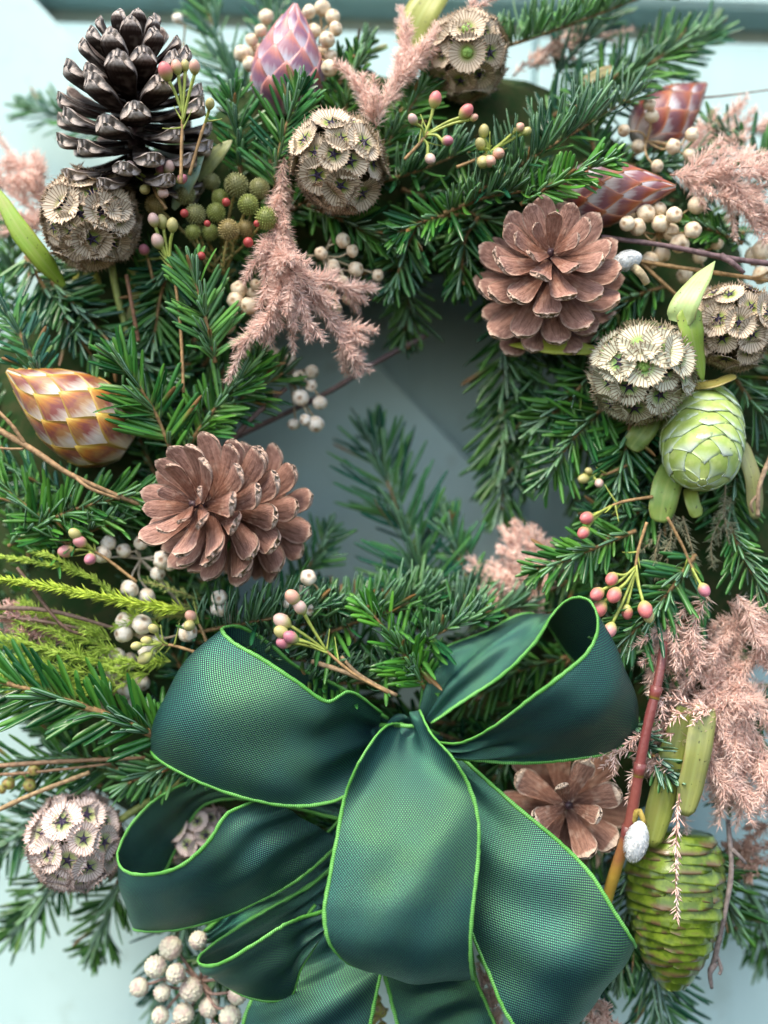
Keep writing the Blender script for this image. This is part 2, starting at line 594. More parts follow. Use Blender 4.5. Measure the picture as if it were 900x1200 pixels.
# diagonal brace: its upper edge runs from the top left corner down through the middle of the ring
yb = YD - 0.034
p0, p1 = at_depth(22, 12, yb), at_depth(538, 525, yb)
d = nrm(p1 - p0); nn = np.array([-d[2], 0, d[0]])
if nn[0] > 0: nn = -nn
wid = 0.215
Q = [p0 - d * 0.10, p1 + d * 0.75]
Q = [Q[0], Q[1], Q[1] + nn * wid, Q[0] + nn * wid]
c = sum(Q) / 4
fr = [c + (q - c) * 0.985 for q in Q]
V = np.array([[q[0], YD - 0.0005, q[2]] for q in Q] + [[q[0], yb + 0.003, q[2]] for q in Q] + [[q[0], yb, q[2]] for q in fr])
F = [[a, (a + 1) % 4, (a + 1) % 4 + 4, a + 4] for a in range(4)] + [[a + 4, (a + 1) % 4 + 4, (a + 1) % 4 + 8, a + 8] for a in range(4)] + [[8, 9, 10, 11]]
b = Bag(); b.add(V, np.array(F)); door_part('brace', b)

# ------------------------------------------------------------------ ring added under the greenery to darken its gaps and the opening
th = np.linspace(0, 2 * math.pi, 96, endpoint=False)
ph = np.linspace(0, 2 * math.pi, 20, endpoint=False)
cR = W(455, 570, 0.10)
RR = 0.205
tr = 0.062 + 0.010 * np.sin(7 * th[:, None] + 3 * ph[None, :]) * np.cos(5 * th[:, None])+ rng.uniform(-.003, .003, (96, 20))
X = (RR + tr * np.cos(ph)) * np.cos(th)[:, None]
Z = (RR + tr * np.cos(ph)) * np.sin(th)[:, None]
Y = tr * np.where(np.sin(ph) > 0, 1.15, 0.7) * np.sin(ph)
V = np.stack([X, Y, Z], -1).reshape(-1, 3)
i, j = np.meshgrid(np.arange(96), np.arange(20), indexing='ij')
F = np.stack([i * 20 + j, i * 20 + (j + 1) % 20, ((i + 1) % 96) * 20 + (j + 1) % 20, ((i + 1) % 96) * 20 + j], -1).reshape(-1, 4)
ring = link('gap_blocker_ring', mesh('gap_blocker_ring', V, F, MGAPDARK))
ring.location = cR
ring['label'] = 'dark green ring added underneath the fir to block light through the gaps'
ring['category'] = 'light blocking ring'


# ------------------------------------------------------------------ needles and sprigs
def needles(P, Dr, Up, L, Wd, bend, rnd):
    """closed four-sided blades; returns V, F, attrs"""
    n = len(P)
    ts = np.array([0.0, 0.18, 0.5, 0.82, 0.96, 1.0])
    ws = np.array([0.42, 0.85, 1.0, 0.95, 0.62, 0.12])
    Dr, Up = nrm(Dr), nrm(Up)
    S = np.cross(Dr, Up)
    k = len(ts)
    C = P[:, None, :] + Dr[:, None, :] * (L[:, None] * ts)[..., None] + Up[:, None, :] * ((L * bend)[:, None] * ts ** 2)[..., None]
    hw = (Wd[:, None] * ws * 0.5)[..., None]
    Lf = C - S[:, None, :] * hw + Up[:, None, :] * hw * 0.22
    Rt = C + S[:, None, :] * hw + Up[:, None, :] * hw * 0.22
    Tp = C
    Bt = C - Up[:, None, :] * hw * 0.42
    V = np.stack([Lf, Tp, Rt, Bt], 2).reshape(-1, 3)
    b = (np.arange(n) * k * 4)[:, None, None]
    i, j = np.meshgrid(np.arange(k - 1), np.arange(4), indexing='ij')
    q = np.stack([i * 4 + j, i * 4 + (j + 1) % 4, (i + 1) * 4 + (j + 1) % 4, (i + 1) * 4 + j], -1).reshape(1, -1, 4)
    F = (b + q).reshape(-1, 4)
    un = np.tile(np.array([0.0, 0.0, 0.0, 1.0]), n * k)
    t = np.tile(np.repeat(ts, 4), n)
    return V, F, dict(under=un, t=t, rnd=np.repeat(rnd, k * 4))


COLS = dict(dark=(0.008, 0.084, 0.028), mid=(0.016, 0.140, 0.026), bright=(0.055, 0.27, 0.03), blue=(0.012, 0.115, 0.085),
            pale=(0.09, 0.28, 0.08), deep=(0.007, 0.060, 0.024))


def fir(label, pts, nl=36, style='flat', col='mid', face=(0, -1, 0), dens=1.0, w=5.0, group=None, fwd=(58, 34), twig=1.0, flip=False):
    """pts (px, py, y) from the cut end to the tip"""
    nl = nl * 0.0005
    C0 = path(pts, 40)
    seg = np.linalg.norm(np.diff(C0, axis=0), axis=1)
    ln = seg.sum()
    root = thing('fir_sprig', label, 'fir sprig', C0[0], group)
    bag = Bag()
    bag.tube(C0[::2], 0.0014 * twig, 0.0006 * twig, 7, jitter=0.15)
    link('twig', bag.build('fir_twig', MTWIG, C0[0]), root)
    n = int(ln / 0.00080 * dens) + 14
    t = np.concatenate([rng.uniform(0.02, 1.0, n - 12), np.full(12, 1.0)])
    idx = np.clip(t * 39, 0, 38.999)
    i = idx.astype(int)
    P = C0[i] * (1 - (idx - i)[:, None]) + C0[i + 1] * (idx - i)[:, None]
    A = nrm(C0[i + 1] - C0[i])
    f = np.asarray(face, float) + rng.normal(0, 0.05, 3)
    if flip:
        f = f * np.array([1, -1, 1])
    Nn = nrm(f[None] - (A @ f)[:, None] * A)
    B = np.cross(A, Nn)
    u = rng.uniform(0, 1, n)
    side = np.where(rng.uniform(0, 1, n) < 0.5, 0.0, math.pi)
    if style == 'flat':
        lat = u < 0.68
        phi = np.where(lat, np.where(side == 0, rng.normal(0.12, 0.28, n), math.pi - rng.normal(0.12, 0.28, n)), rng.normal(math.pi / 2, 0.55, n))
    elif style == 'comb':
        lat = u < 0.25
        phi = np.where(lat, np.where(side == 0, rng.normal(0.3, 0.3, n), math.pi - rng.normal(0.3, 0.3, n)), rng.normal(math.pi / 2, 0.5, n))
    else:
        lat = u < 0.5
        phi = rng.uniform(-0.6, math.pi + 0.6, n)
    fw = np.radians(fwd[0] + (fwd[1] - fwd[0]) * t ** 2 + rng.normal(0, 7, n))
    fw = np.where(lat, fw, fw * 0.85)
    tipm = t > 0.995
    phi = np.where(tipm, rng.uniform(0, 6.283, n), phi)
    fw = np.where(tipm, np.radians(rng.uniform(12, 45, n)), fw)
    ra = np.cos(phi)[:, None] * B + np.sin(phi)[:, None] * Nn
    Dr = np.cos(fw)[:, None] * A + np.sin(fw)[:, None] * ra
    sp = np.abs(np.sin(phi))[:, None]
    Up = Nn * (1 - sp) + A * sp * 0.9 + Nn * 0.15
    Up = Up + rng.normal(0, 0.12, Up.shape)
    Up = Up - (Up * Dr).sum(1)[:, None] * Dr
    L = nl * rng.uniform(0.62, 1.18, n) * np.where(rng.uniform(0, 1, n) < .05, .5, 1.0) * np.where(lat, 1.0, 0.8) * (1 - 0.35 * np.clip((t - 0.75) / 0.25, 0, 1)) * (0.8 + 0.2 * np.clip(t / 0.15, 0, 1))
    Wd = w * 0.0005 * rng.uniform(0.85, 1.12, n)
    V, F, at = needles(P + ra * 0.0008, Dr, Up, L, Wd, rng.normal(0.06, 0.13, n), rng.uniform(0, 1, n))
    o = link('needles', mesh('fir_needles', V - C0[0], F, MN, True, at), root, color=COLS[col])
    o['kind'] = 'stuff'
    if twig >= 1:
        Vb, Fb, ab = egg(8, 6)
        bb = Bag()
        for k in range(3):
            off = np.array([0, 0, 0]) if k == 0 else rng.normal(0, 0.0012, 3)
            Mx = frame(A[-1] + off * 300, C0[-1] + off, 0, 0.0013)
            bb.add((np.c_[Vb * [0.7, 0.7, 1.1], np.ones(len(Vb))] @ Mx.T)[:, :3], Fb, t=ab)
        link('bud', bb.build('fir_bud', MTWIG, C0[0]), root)
    return root


def egg(nu, nv):
    a = np.linspace(0, math.pi, nv + 1)
    th = np.arange(nu) * 2 * math.pi / nu
    V = np.stack([np.sin(a)[:, None] * np.cos(th), np.sin(a)[:, None] * np.sin(th), -np.cos(a)[:, None] + 0 * th], -1)
    return V.reshape(-1, 3), grid(nv + 1, nu, True), np.repeat(a / math.pi, nu)


def blades(bag, P, Dr, L, r, rnd):
    """thin three-sided spikes for the finest foliage"""
    n = len(P)
    Dr = nrm(Dr)
    ref = rng.normal(0, 1, (n, 3))
    A = nrm(np.cross(Dr, ref))
    B = np.cross(Dr, A)
    V = np.empty((n, 7, 3))
    mid = P + Dr * (L * 0.6)[:, None]
    for k in range(3):
        c, s = math.cos(k * 2.094), math.sin(k * 2.094)
        V[:, k] = P + (A * c + B * s) * (r * 0.8)[:, None]
        V[:, 3 + k] = mid + (A * c + B * s) * r[:, None]
    V[:, 6] = P + Dr * L[:, None]
    b = (np.arange(n) * 7)[:, None, None]
    q = np.array([[[0, 1, 4, 3], [1, 2, 5, 4], [2, 0, 3, 5]]])
    tr = np.array([[[3, 4, 6], [4, 5, 6], [5, 3, 6]]])
    bag.add(V.reshape(-1, 3), [(b + q).reshape(-1, 4), (b + tr).reshape(-1, 3)], rnd=np.repeat(rnd, 7))


def spray(name, label, cat, branches, hair=9, dens=1.0, mat=None, col=(1, 1, 1), stemcol=(0.34, 0.19, 0.14), fwd=48, sub=0, sublen=35,
          r=0.6, group=None, rnd_dir=0.25, stem_r=0.0006, sub_spread=0.7):
    mat = mat or MPINK
    base = W(*branches[0][0])
    root = thing(name, label, cat, base, group)
    st, hb = Bag(), Bag()
    paths = []
    for pts in branches:
        C = path(pts, 24)
        paths.append((C, stem_r))
        ln = np.linalg.norm(np.diff(C, axis=0), axis=1).sum()
        for q in range(int(sub * ln / 0.05 + 0.5)):
            t = rng.uniform(0.08, 0.92)
            i = int(t * 22)
            a = nrm(C[i + 1] - C[i])
            v = rng.normal(0, 1, 3) * [1, 0.55, 1]
            v = nrm(v - (v @ a) * a)
            dd = nrm(a * 0.75 + v * sub_spread)
            l = sublen * 0.0005 * rng.uniform(0.5, 1.1) * (1 - 0.4 * t)
            k = np.linspace(0, 1, 12)[:, None]
            paths.append((C[i] + dd * l * k + a * l * 0.25 * k ** 2 + np.array([0, 0, -1]) * l * 0.12 * k ** 2, stem_r * 0.6))
    for C, sr in paths:
        st.tube(C, sr, sr * 0.5, 5)
        ln = np.linalg.norm(np.diff(C, axis=0), axis=1).sum()
        n = max(int(ln / 0.00042 * dens), 6)
        t = rng.uniform(0, 1, n) ** 0.9
        idx = np.clip(t * (len(C) - 1), 0, len(C) - 1.001)
        i = idx.astype(int)
        P = C[i] + (C[i + 1] - C[i]) * (idx - i)[:, None]
        A = nrm(C[i + 1] - C[i])
        v = rng.normal(0, 1, (n, 3))
        v = nrm(v - (v * A).sum(1)[:, None] * A)
        fa = np.radians(rng.normal(fwd, 10, n))
        Dr = np.cos(fa)[:, None] * A + np.sin(fa)[:, None] * v + rng.normal(0, rnd_dir, (n, 3)) * 0.5
        L = hair * 0.0005 * rng.uniform(0.4, 1.25, n) * (1 - 0.45 * t)
        blades(hb, P, Dr, L, r * 0.0005 * rng.uniform(0.7, 1.2, n), rng.uniform(0, 1, n))
    so = link('stem', st.build('spray_stem', MWOOD, base), root, color=stemcol)
    ho = link('fine_foliage', hb.build('spray_foliage', mat, base), root, color=col)
    ho['kind'] = 'stuff'
    return root


# fillers: the shaded underlayer of the wreath
FG = 'fir sprigs in the shaded underlayer of the wreath'
LM = {'the grey pine cone': (158, 120), 'the upper right pine cone': (642, 320), 'the light brown left cone': (260, 598), 'the cone behind the bow': (660, 945),
      'the upper left seed head': (106, 257), 'the round brown seed head': (397, 192), 'the topmost seed head': (547, 66), 'the green centred seed head': (751, 436), 'the dark right seed head': (856, 382),
      'the lower left seed head': (90, 986), 'the yellow scaled bud': (80, 490), 'the pink scaled bud': (340, 80), 'the red brown scaled bud': (730, 225), 'the pale green cone': (822, 518), 'the ribbed green cone': (790, 1060),
      'the copper mass at the right': (850, 820), 'the middle copper spray': (340, 340), 'the heath balls': (265, 245), 'the yellow green fronds': (60, 720), 'the red willow stem': (755, 880), 'the upper left bow loop': (290, 850),
      'the lower left bow loop': (260, 1010), 'the upper right bow loop': (640, 800), 'the pale fir sprig': (235, 380), 'the right hand copper spray': (850, 215), 'the pink budded twig at top centre': (520, 150),
      'the bow tails': (480, 1170), 'the tan left twigs': (60, 570), 'the drooping pink buds': (730, 690)}
USED = {}
def under_label(x, y, tx, ty, col):
    dirn = ['right', 'up', 'left', 'down'][int(((math.atan2(y - ty, tx - x) + math.pi / 4) % (2 * math.pi)) // (math.pi / 2))]
    near = sorted(LM, key=lambda k: math.hypot(LM[k][0] - x, LM[k][1] - y))
    for k in near[:8]:
        lab = f"shaded {col} fir sprig deep under {k}, pointing {dirn}"
        if lab not in USED:
            USED[lab] = 1
            return lab
    ka = near[0]
    for kb in sorted(LM, key=lambda k: math.hypot(LM[k][0] - tx, LM[k][1] - ty)):
        lab = f"dark fir sprig from {ka} towards {kb}"
        if kb != ka and lab not in USED:
            USED[lab] = 1
            return lab
    return lab
cnt = 0
tries = 0
while cnt < 150 and tries < 2000:
    tries += 1
    a = rng.uniform(0, 2 * math.pi)
    rad = rng.uniform(215, 500)
    bx, by = 455 + rad * math.cos(a), 585 - rad * math.sin(a)
    tg = a - math.pi / 2 + rng.normal(0, 0.55)
    ln = rng.uniform(110, 170)
    tx, ty = bx + ln * math.cos(tg), by - ln * math.sin(tg)
    mx, my = (bx + tx) / 2, (by + ty) / 2
    if min(math.hypot(x - 455, y - 515) for x, y in ((bx, by), (tx, ty), (mx, my))) < 195: continue
    bad = False
    for x, y in ((bx, by), (tx, ty)):
        if (x < 270 and y < 190) or (x > 770 and y < 170) or (x < 200 and y > 1040) or (x > 800 and y > 1000) or y > 1150: bad = True
    if bad: continue
    edge = abs(rad - 360) / 150
    y0 = 0.022 + 0.035 * edge ** 2 + rng.uniform(0, 0.028)
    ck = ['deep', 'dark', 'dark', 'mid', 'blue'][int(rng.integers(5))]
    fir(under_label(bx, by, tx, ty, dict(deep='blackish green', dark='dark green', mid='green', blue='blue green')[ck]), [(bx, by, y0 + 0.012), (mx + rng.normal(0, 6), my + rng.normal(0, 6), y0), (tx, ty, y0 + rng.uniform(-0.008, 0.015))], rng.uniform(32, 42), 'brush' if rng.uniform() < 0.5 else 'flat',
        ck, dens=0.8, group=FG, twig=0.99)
    cnt += 1

G = 'fir sprigs of the wreath'
SPR = [
 # top
 ('bright fir sprig slanting off the top edge right of the topmost seed head', [(570, 62, .03), (660, 32, .03), (760, -6, .03)], 44, 'comb', 'bright', (0, -.5, 1)),
 ('green fir sprig rising in front of the pink scaled bud at the top', [(322, 225, .006), (330, 165, 0.0), (350, 108, -.004)], 46, 'flat', 'mid', (-.2, -1, .2)),
 ('green fir sprig standing between the grey cone and the pink scaled bud', [(282, 205, .012), (278, 160, .008), (273, 112, .006)], 38, 'flat', 'mid', (.1, -1, .1)),
 ('small fir sprig standing right of the pink scaled bud by its berries', [(400, 150, .02), (408, 110, .02), (420, 70, .02)], 36, 'flat', 'mid', (0, -1, 0)),
 ('large dark fir sprig with long upright needles right of the topmost seed head', [(560, 225, .014), (640, 175, .006), (735, 118, .012)], 58, 'comb', 'dark', (-.15, -.5, 1)),
 ('bright tipped fir sprig lying across the red brown scaled bud', [(610, 240, -.004), (655, 212, -.012), (714, 188, -.016)], 34, 'flat', 'bright', (.1, -1, .2)),
 ('dark fir sprig just above the upper right pine cone', [(520, 250, .002), (575, 230, 0), (635, 222, 0)], 46, 'comb', 'dark', (.1, -.7, .8)),
 ('bright edged fir sprig pointing left below the pink budded twig at top centre', [(545, 252, .008), (510, 255, .002), (468, 272, -.002)], 36, 'flat', 'mid', (0, -1, .4)),
 ('fir sprig hanging into the ring under the top middle', [(500, 250, .02), (478, 285, .014), (462, 335, .016)], 40, 'flat', 'blue', (0, -1, .2)),
 ('fir sprig drooping left of the upper right pine cone', [(560, 255, .016), (545, 280, .012), (540, 330, .018)], 42, 'flat', 'mid', (0, -1, .2)),
 ('fir sprig below the round brown seed head at upper centre', [(360, 240, .016), (410, 262, .012), (455, 285, .012)], 38, 'flat', 'dark', (0, -1, .3)),
 ('fir sprig behind the pink budded twig at top centre', [(440, 215, .014), (490, 200, .010), (545, 178, .012)], 42, 'comb', 'dark', (0, -.6, .8)),
 ('fir sprig with broad needles under the topmost seed head', [(455, 170, .016), (475, 135, .012), (500, 95, .014)], 40, 'flat', 'mid', (0, -1, .2)),
 ('dark fir sprig left of the topmost copper spray', [(410, 235, .02), (440, 190, .016), (455, 150, .016)], 36, 'flat', 'dark', (0, -1, .2)),
 ('blurred fir sprig reaching out to the upper right against the door', [(640, 140, .05), (730, 95, .065), (830, 40, .085)], 56, 'flat', 'blue', (0, -1, .3)),
 ('fir sprig with bud at its tip at the upper right', [(690, 120, .035), (745, 85, .04), (800, 50, .05)], 50, 'flat', 'mid', (0, -1, .3)),
 ('blurred blue green fir sprig behind the pink scaled bud', [(290, 130, .06), (265, 75, .075), (240, 0, .09)], 56, 'brush', 'blue', (0, -1, .3)),
 ('blurred blue green fir sprig at the top edge over the pink bud', [(330, 110, .07), (320, 60, .08), (315, -10, .095)], 50, 'brush', 'blue', (0, -1, .3)),
 ('faint fir sprig far behind the grey cone against the door', [(130, 155, .12), (85, 140, .13), (35, 128, .14)], 44, 'flat', 'blue', (0, -1, .3)),
 ('blurred fir sprig at the top edge behind the bright slanting one', [(650, 90, .07), (690, 40, .08), (720, -20, .09)], 54, 'brush', 'blue', (0, -1, .3)),
 ('fir sprig left of the right hand berry cluster with short needles', [(700, 190, .02), (690, 150, .02), (680, 110, .025)], 38, 'flat', 'dark', (0, -1, .3)),
 ('small green fir sprig among cream berries near the right edge', [(870, 285, .012), (835, 270, .008), (800, 262, .008)], 26, 'flat', 'mid', (0, -1, .3)),
 ('fir sprig under the right hand copper spray at the right edge', [(910, 210, .03), (875, 175, .035), (835, 150, .04)], 40, 'flat', 'dark', (0, -1, .3)),
 # left
 ('fir sprig at the left edge above the yellow scaled bud with pale undersides', [(50, 452, .002), (28, 400, 0), (-5, 345, .004)], 36, 'flat', 'blue', (.3, -1, .1)),
 ('fir sprig whose budded tip stands right of the yellow scaled bud', [(205, 540, -.002), (180, 480, -.008), (143, 425, -.014)], 56, 'flat', 'mid', (0, -1, .1)),
 ('pale fir sprig with white striped undersides below the green heath balls', [(252, 425, -.006), (240, 370, -.010), (226, 320, -.012)], 44, 'flat', 'pale', (.1, -1, -.1)),
 ('dark fir sprig sloping right behind the left seed head stem', [(60, 330, .02), (120, 390, .018), (190, 440, .022)], 46, 'flat', 'dark', (.1, -1, .2)),
 ('dark fir sprig in the gap left of the green seed head stem', [(30, 300, .024), (60, 350, .02), (110, 420, .022)], 44, 'flat', 'blue', (.1, -1, .2)),
 ('dark fir sprig between the green stem and the pale fir sprig', [(210, 290, .022), (190, 340, .018), (180, 400, .018)], 44, 'flat', 'dark', (.1, -1, .2)),
 ('fir sprig pointing up right beneath the middle copper spray', [(215, 530, .006), (255, 475, .002), (300, 425, .006)], 46, 'flat', 'mid', (0, -1, .2)),
 ('dark fir sprig over the left inner rim of the ring', [(245, 500, .018), (285, 465, .014), (330, 440, .02)], 44, 'flat', 'dark', (0, -1, .2)),
 ('fir sprig lying under the left pine cone along the tan twig', [(10, 640, .004), (80, 600, -.002), (175, 575, 0)], 50, 'flat', 'mid', (0, -1, .3)),
 ('fir sprig at the left edge below the yellow scaled bud', [(80, 640, .002), (45, 605, 0), (-10, 560, .004)], 40, 'flat', 'mid', (0, -1, .2)),
 ('fir sprig in the left edge corner below the tan twigs', [(90, 585, .014), (50, 570, .01), (0, 540, .012)], 36, 'flat', 'blue', (0, -1, .2)),
 ('fir sprig with three broad upright needles above the pink waxy buds on the left', [(60, 655, .004), (100, 625, .002), (140, 612, .004)], 44, 'comb', 'mid', (0, -.5, 1)),
 # middle under the cone
 ('fir sprig with upright needles below the left pine cone', [(225, 742, .004), (300, 728, -.002), (385, 712, .002)], 48, 'comb', 'mid', (.1, -.45, 1)),
 ('fir sprig with upright needles on the lower inner rim', [(360, 752, .012), (420, 728, .008), (500, 700, .016)], 56, 'comb', 'mid', (.1, -.45, 1)),
 ('green fir sprig with level stem right behind the cream and pink waxy buds', [(290, 752, .012), (340, 735, .010), (420, 722, .012)], 50, 'comb', 'mid', (.05, -.3, 1)),
 ('fir sprig with tall needles below the ring opening, left of the bright one', [(375, 745, .022), (440, 722, .022), (500, 712, .026)], 58, 'comb', 'bright', (.05, -.3, 1)),
 ('fir sprig with tall bluish needles below the ring opening by the bow loop', [(470, 742, .024), (530, 725, .022), (610, 712, .026)], 54, 'comb', 'blue', (.05, -.3, 1)),
 ('shaded fir sprig lying close behind the bow knot', [(350, 800, .006), (420, 800, .008), (510, 790, .010)], 48, 'comb', 'mid', (.05, -.5, 1)),
 ('low fir sprig tucked behind the back edge of the upper left bow loop', [(290, 765, .008), (360, 775, .010), (440, 800, .012)], 46, 'comb', 'dark', (.05, -.5, 1)),
 ('fir sprig above the bow knot with crossing needles', [(500, 810, -.002), (470, 760, -.006), (430, 712, -.006)], 42, 'flat', 'bright', (.2, -1, .3)),
 ('fir sprig right above the bow knot pointing right', [(450, 790, .004), (500, 750, .002), (560, 722, .006)], 44, 'comb', 'mid', (0, -.6, .9)),
 ('blurred fir sprig standing upright inside the ring opening', [(510, 740, .05), (482, 640, .062), (436, 520, .085)], 76, 'flat', 'blue', (.1, -1, .1)),
 ('second blurred fir sprig low inside the ring opening', [(560, 720, .045), (540, 660, .05), (520, 610, .065)], 48, 'brush', 'blue', (0, -1, .1)),
 ('blurred fir sprig low on the left of the ring opening', [(340, 700, .05), (365, 660, .055), (385, 625, .065)], 42, 'brush', 'blue', (0, -1, .1)),
 ('long dark fir sprig hanging down the right side of the ring opening', [(585, 330, .05), (592, 450, .055), (588, 595, .07)], 56, 'flat', 'dark', (-.1, -1, .1)),
 ('second dark fir sprig hanging behind the upper right pine cone', [(640, 350, .05), (632, 450, .055), (610, 560, .065)], 52, 'brush', 'dark', (0, -1, .1)),
 ('dark fir sprig drooping at the top of the ring opening', [(470, 300, .05), (480, 345, .05), (475, 390, .06)], 44, 'brush', 'deep', (0, -1, .1)),
 # right
 ('fir sprig with level needles left of the pale green cone', [(742, 480, .012), (733, 530, .006), (722, 575, .006)], 48, 'flat', 'mid', (0, -1, .2)),
 ('fir sprig pointing down left beside the ring opening on the right', [(715, 470, .012), (675, 510, .008), (640, 560, .012)], 46, 'flat', 'mid', (-.1, -1, .2)),
 ('fir sprig with short needles left of the green centred seed head', [(700, 430, .016), (665, 470, .014), (630, 500, .02)], 40, 'flat', 'dark', (-.1, -1, .2)),
 ('fir sprig with straight brown twig pointing left above the bow loop', [(745, 622, -.004), (690, 645, -.006), (634, 668, -.006)], 40, 'flat', 'mid', (0, -1, .3)),
 ('fir sprig hanging over the red stem under the pink waxy buds', [(815, 650, -.004), (775, 705, -.010), (722, 762, -.010)], 46, 'flat', 'mid', (.2, -1, .1)),
 ('fir sprig at the right edge above the copper mass', [(855, 618, .002), (878, 665, -.002), (905, 705, 0)], 42, 'flat', 'mid', (.1, -1, .1)),
 ('dark fir sprig at the right edge beside the pale green cone', [(860, 440, .016), (880, 470, .014), (910, 500, .016)], 44, 'flat', 'dark', (.1, -1, .1)),
 ('dark fir sprig in the gap between the upper right cone and green centred seed head', [(780, 335, .022), (740, 350, .018), (705, 385, .018)], 38, 'flat', 'dark', (0, -1, .2)),
 ('fir sprig between the pale green cone and the right edge pointing down', [(870, 520, .016), (860, 570, .012), (855, 620, .014)], 42, 'flat', 'mid', (0, -1, .2)),
 ('fir sprig under the pale green cone leaves', [(790, 590, .014), (750, 600, .010), (700, 605, .012)], 40, 'flat', 'dark', (0, -1, .2)),
 ('fir sprig right of the drooping pink waxy buds', [(830, 700, .012), (800, 730, .008), (770, 790, .010)], 44, 'flat', 'blue', (0, -1, .2)),
 ('fir sprig peeping through the upper right bow loop', [(665, 770, .030), (610, 785, .028), (545, 822, .030)], 36, 'flat', 'mid', (0, -1, .3)),
 ('short blue green fir tuft beside the red stem below the bow loop', [(740, 850, -.006), (760, 880, -.008), (788, 915, -.008)], 30, 'comb', 'blue', (.3, -1, -.2)),
 # lower left
 ('large fir sprig with striped undersides reaching from the left edge to the bow', [(205, 872, -.004), (110, 832, -.012), (-10, 795, -.014)], 56, 'flat', 'mid', (.05, -1, .05)),
 ('fir sprig with pale striped needles left of the lower bow loop', [(260, 885, .012), (215, 890, .004), (150, 918, .004)], 40, 'flat', 'pale', (0, -1, 0)),
 ('dark fir sprig above the lower left seed head', [(150, 905, .02), (80, 890, .018), (0, 900, .02)], 44, 'flat', 'dark', (0, -1, .2)),
 ('dark blurred fir sprig hanging down at the lower left', [(140, 950, .045), (75, 1020, .055), (20, 1090, .075)], 52, 'flat', 'dark', (0, -1, .1)),
 ('blurred fir sprig fanning out below the lower left seed head', [(170, 980, .045), (140, 1040, .055), (110, 1110, .075)], 54, 'flat', 'dark', (0, -1, .1)),
 ('blurred fir sprig pointing down beside the powdery berries', [(235, 1010, .055), (215, 1070, .065), (190, 1165, .085)], 54, 'flat', 'blue', (0, -1, .1)),
 ('blurred fir sprig under the lower left seed head at the left edge', [(120, 920, .04), (50, 960, .05), (-20, 1010, .065)], 50, 'flat', 'dark', (0, -1, .1)),
 ('fir sprig under the powdery berry cluster', [(290, 1080, .035), (260, 1130, .035), (235, 1190, .04)], 44, 'brush', 'dark', (0, -1, .1)),
 ('fir sprig glimpsed between the lower bow loops', [(420, 1010, .03), (370, 1050, .03), (310, 1090, .032)], 40, 'flat', 'dark', (0, -1, .2)),
 # lower right
 ('fir sprig radiating below the tip of the ribbed green cone', [(745, 1080, .03), (768, 1130, .03), (775, 1215, .036)], 62, 'flat', 'blue', (0, -1, .1)),
 ('fir sprig left behind the ribbed green cone', [(745, 1010, .02), (735, 1070, .02), (725, 1140, .024)], 44, 'brush', 'dark', (0, -1, .1)),
 ('fir sprig right behind the ribbed green cone pointing down right', [(820, 990, .02), (838, 1030, .02), (862, 1085, .03)], 50, 'flat', 'mid', (0, -1, .1)),
 ('blurred fir sprig at the lower right edge against the door', [(850, 990, .06), (880, 1050, .075), (905, 1120, .09)], 56, 'flat', 'dark', (0, -1, .1)),
 ('fir sprig pointing down at the bottom edge right of the bow', [(700, 1110, .03), (690, 1160, .03), (670, 1215, .035)], 46, 'brush', 'blue', (0, -1, .1)),
 ('fir sprig under the copper mass at the right edge', [(905, 800, .03), (870, 850, .028), (850, 930, .028)], 42, 'flat', 'dark', (0, -1, .1)),
]
for lab, pts, nl, st, col, fc in SPR:
    if lab.startswith('large fir sprig'):
        fir(lab, pts, nl * 1.1, st, col, fc, group=G, w=6.4, dens=.8, twig=2.2, fwd=(52, 34))
    elif st == 'comb':
        fir(lab, pts, nl * 1.25, st, col, fc, group=G, fwd=(92, 60), dens=1.25, w=5.8)
    else:
        fir(lab, pts, nl * 1.08, st, col, fc, group=G)


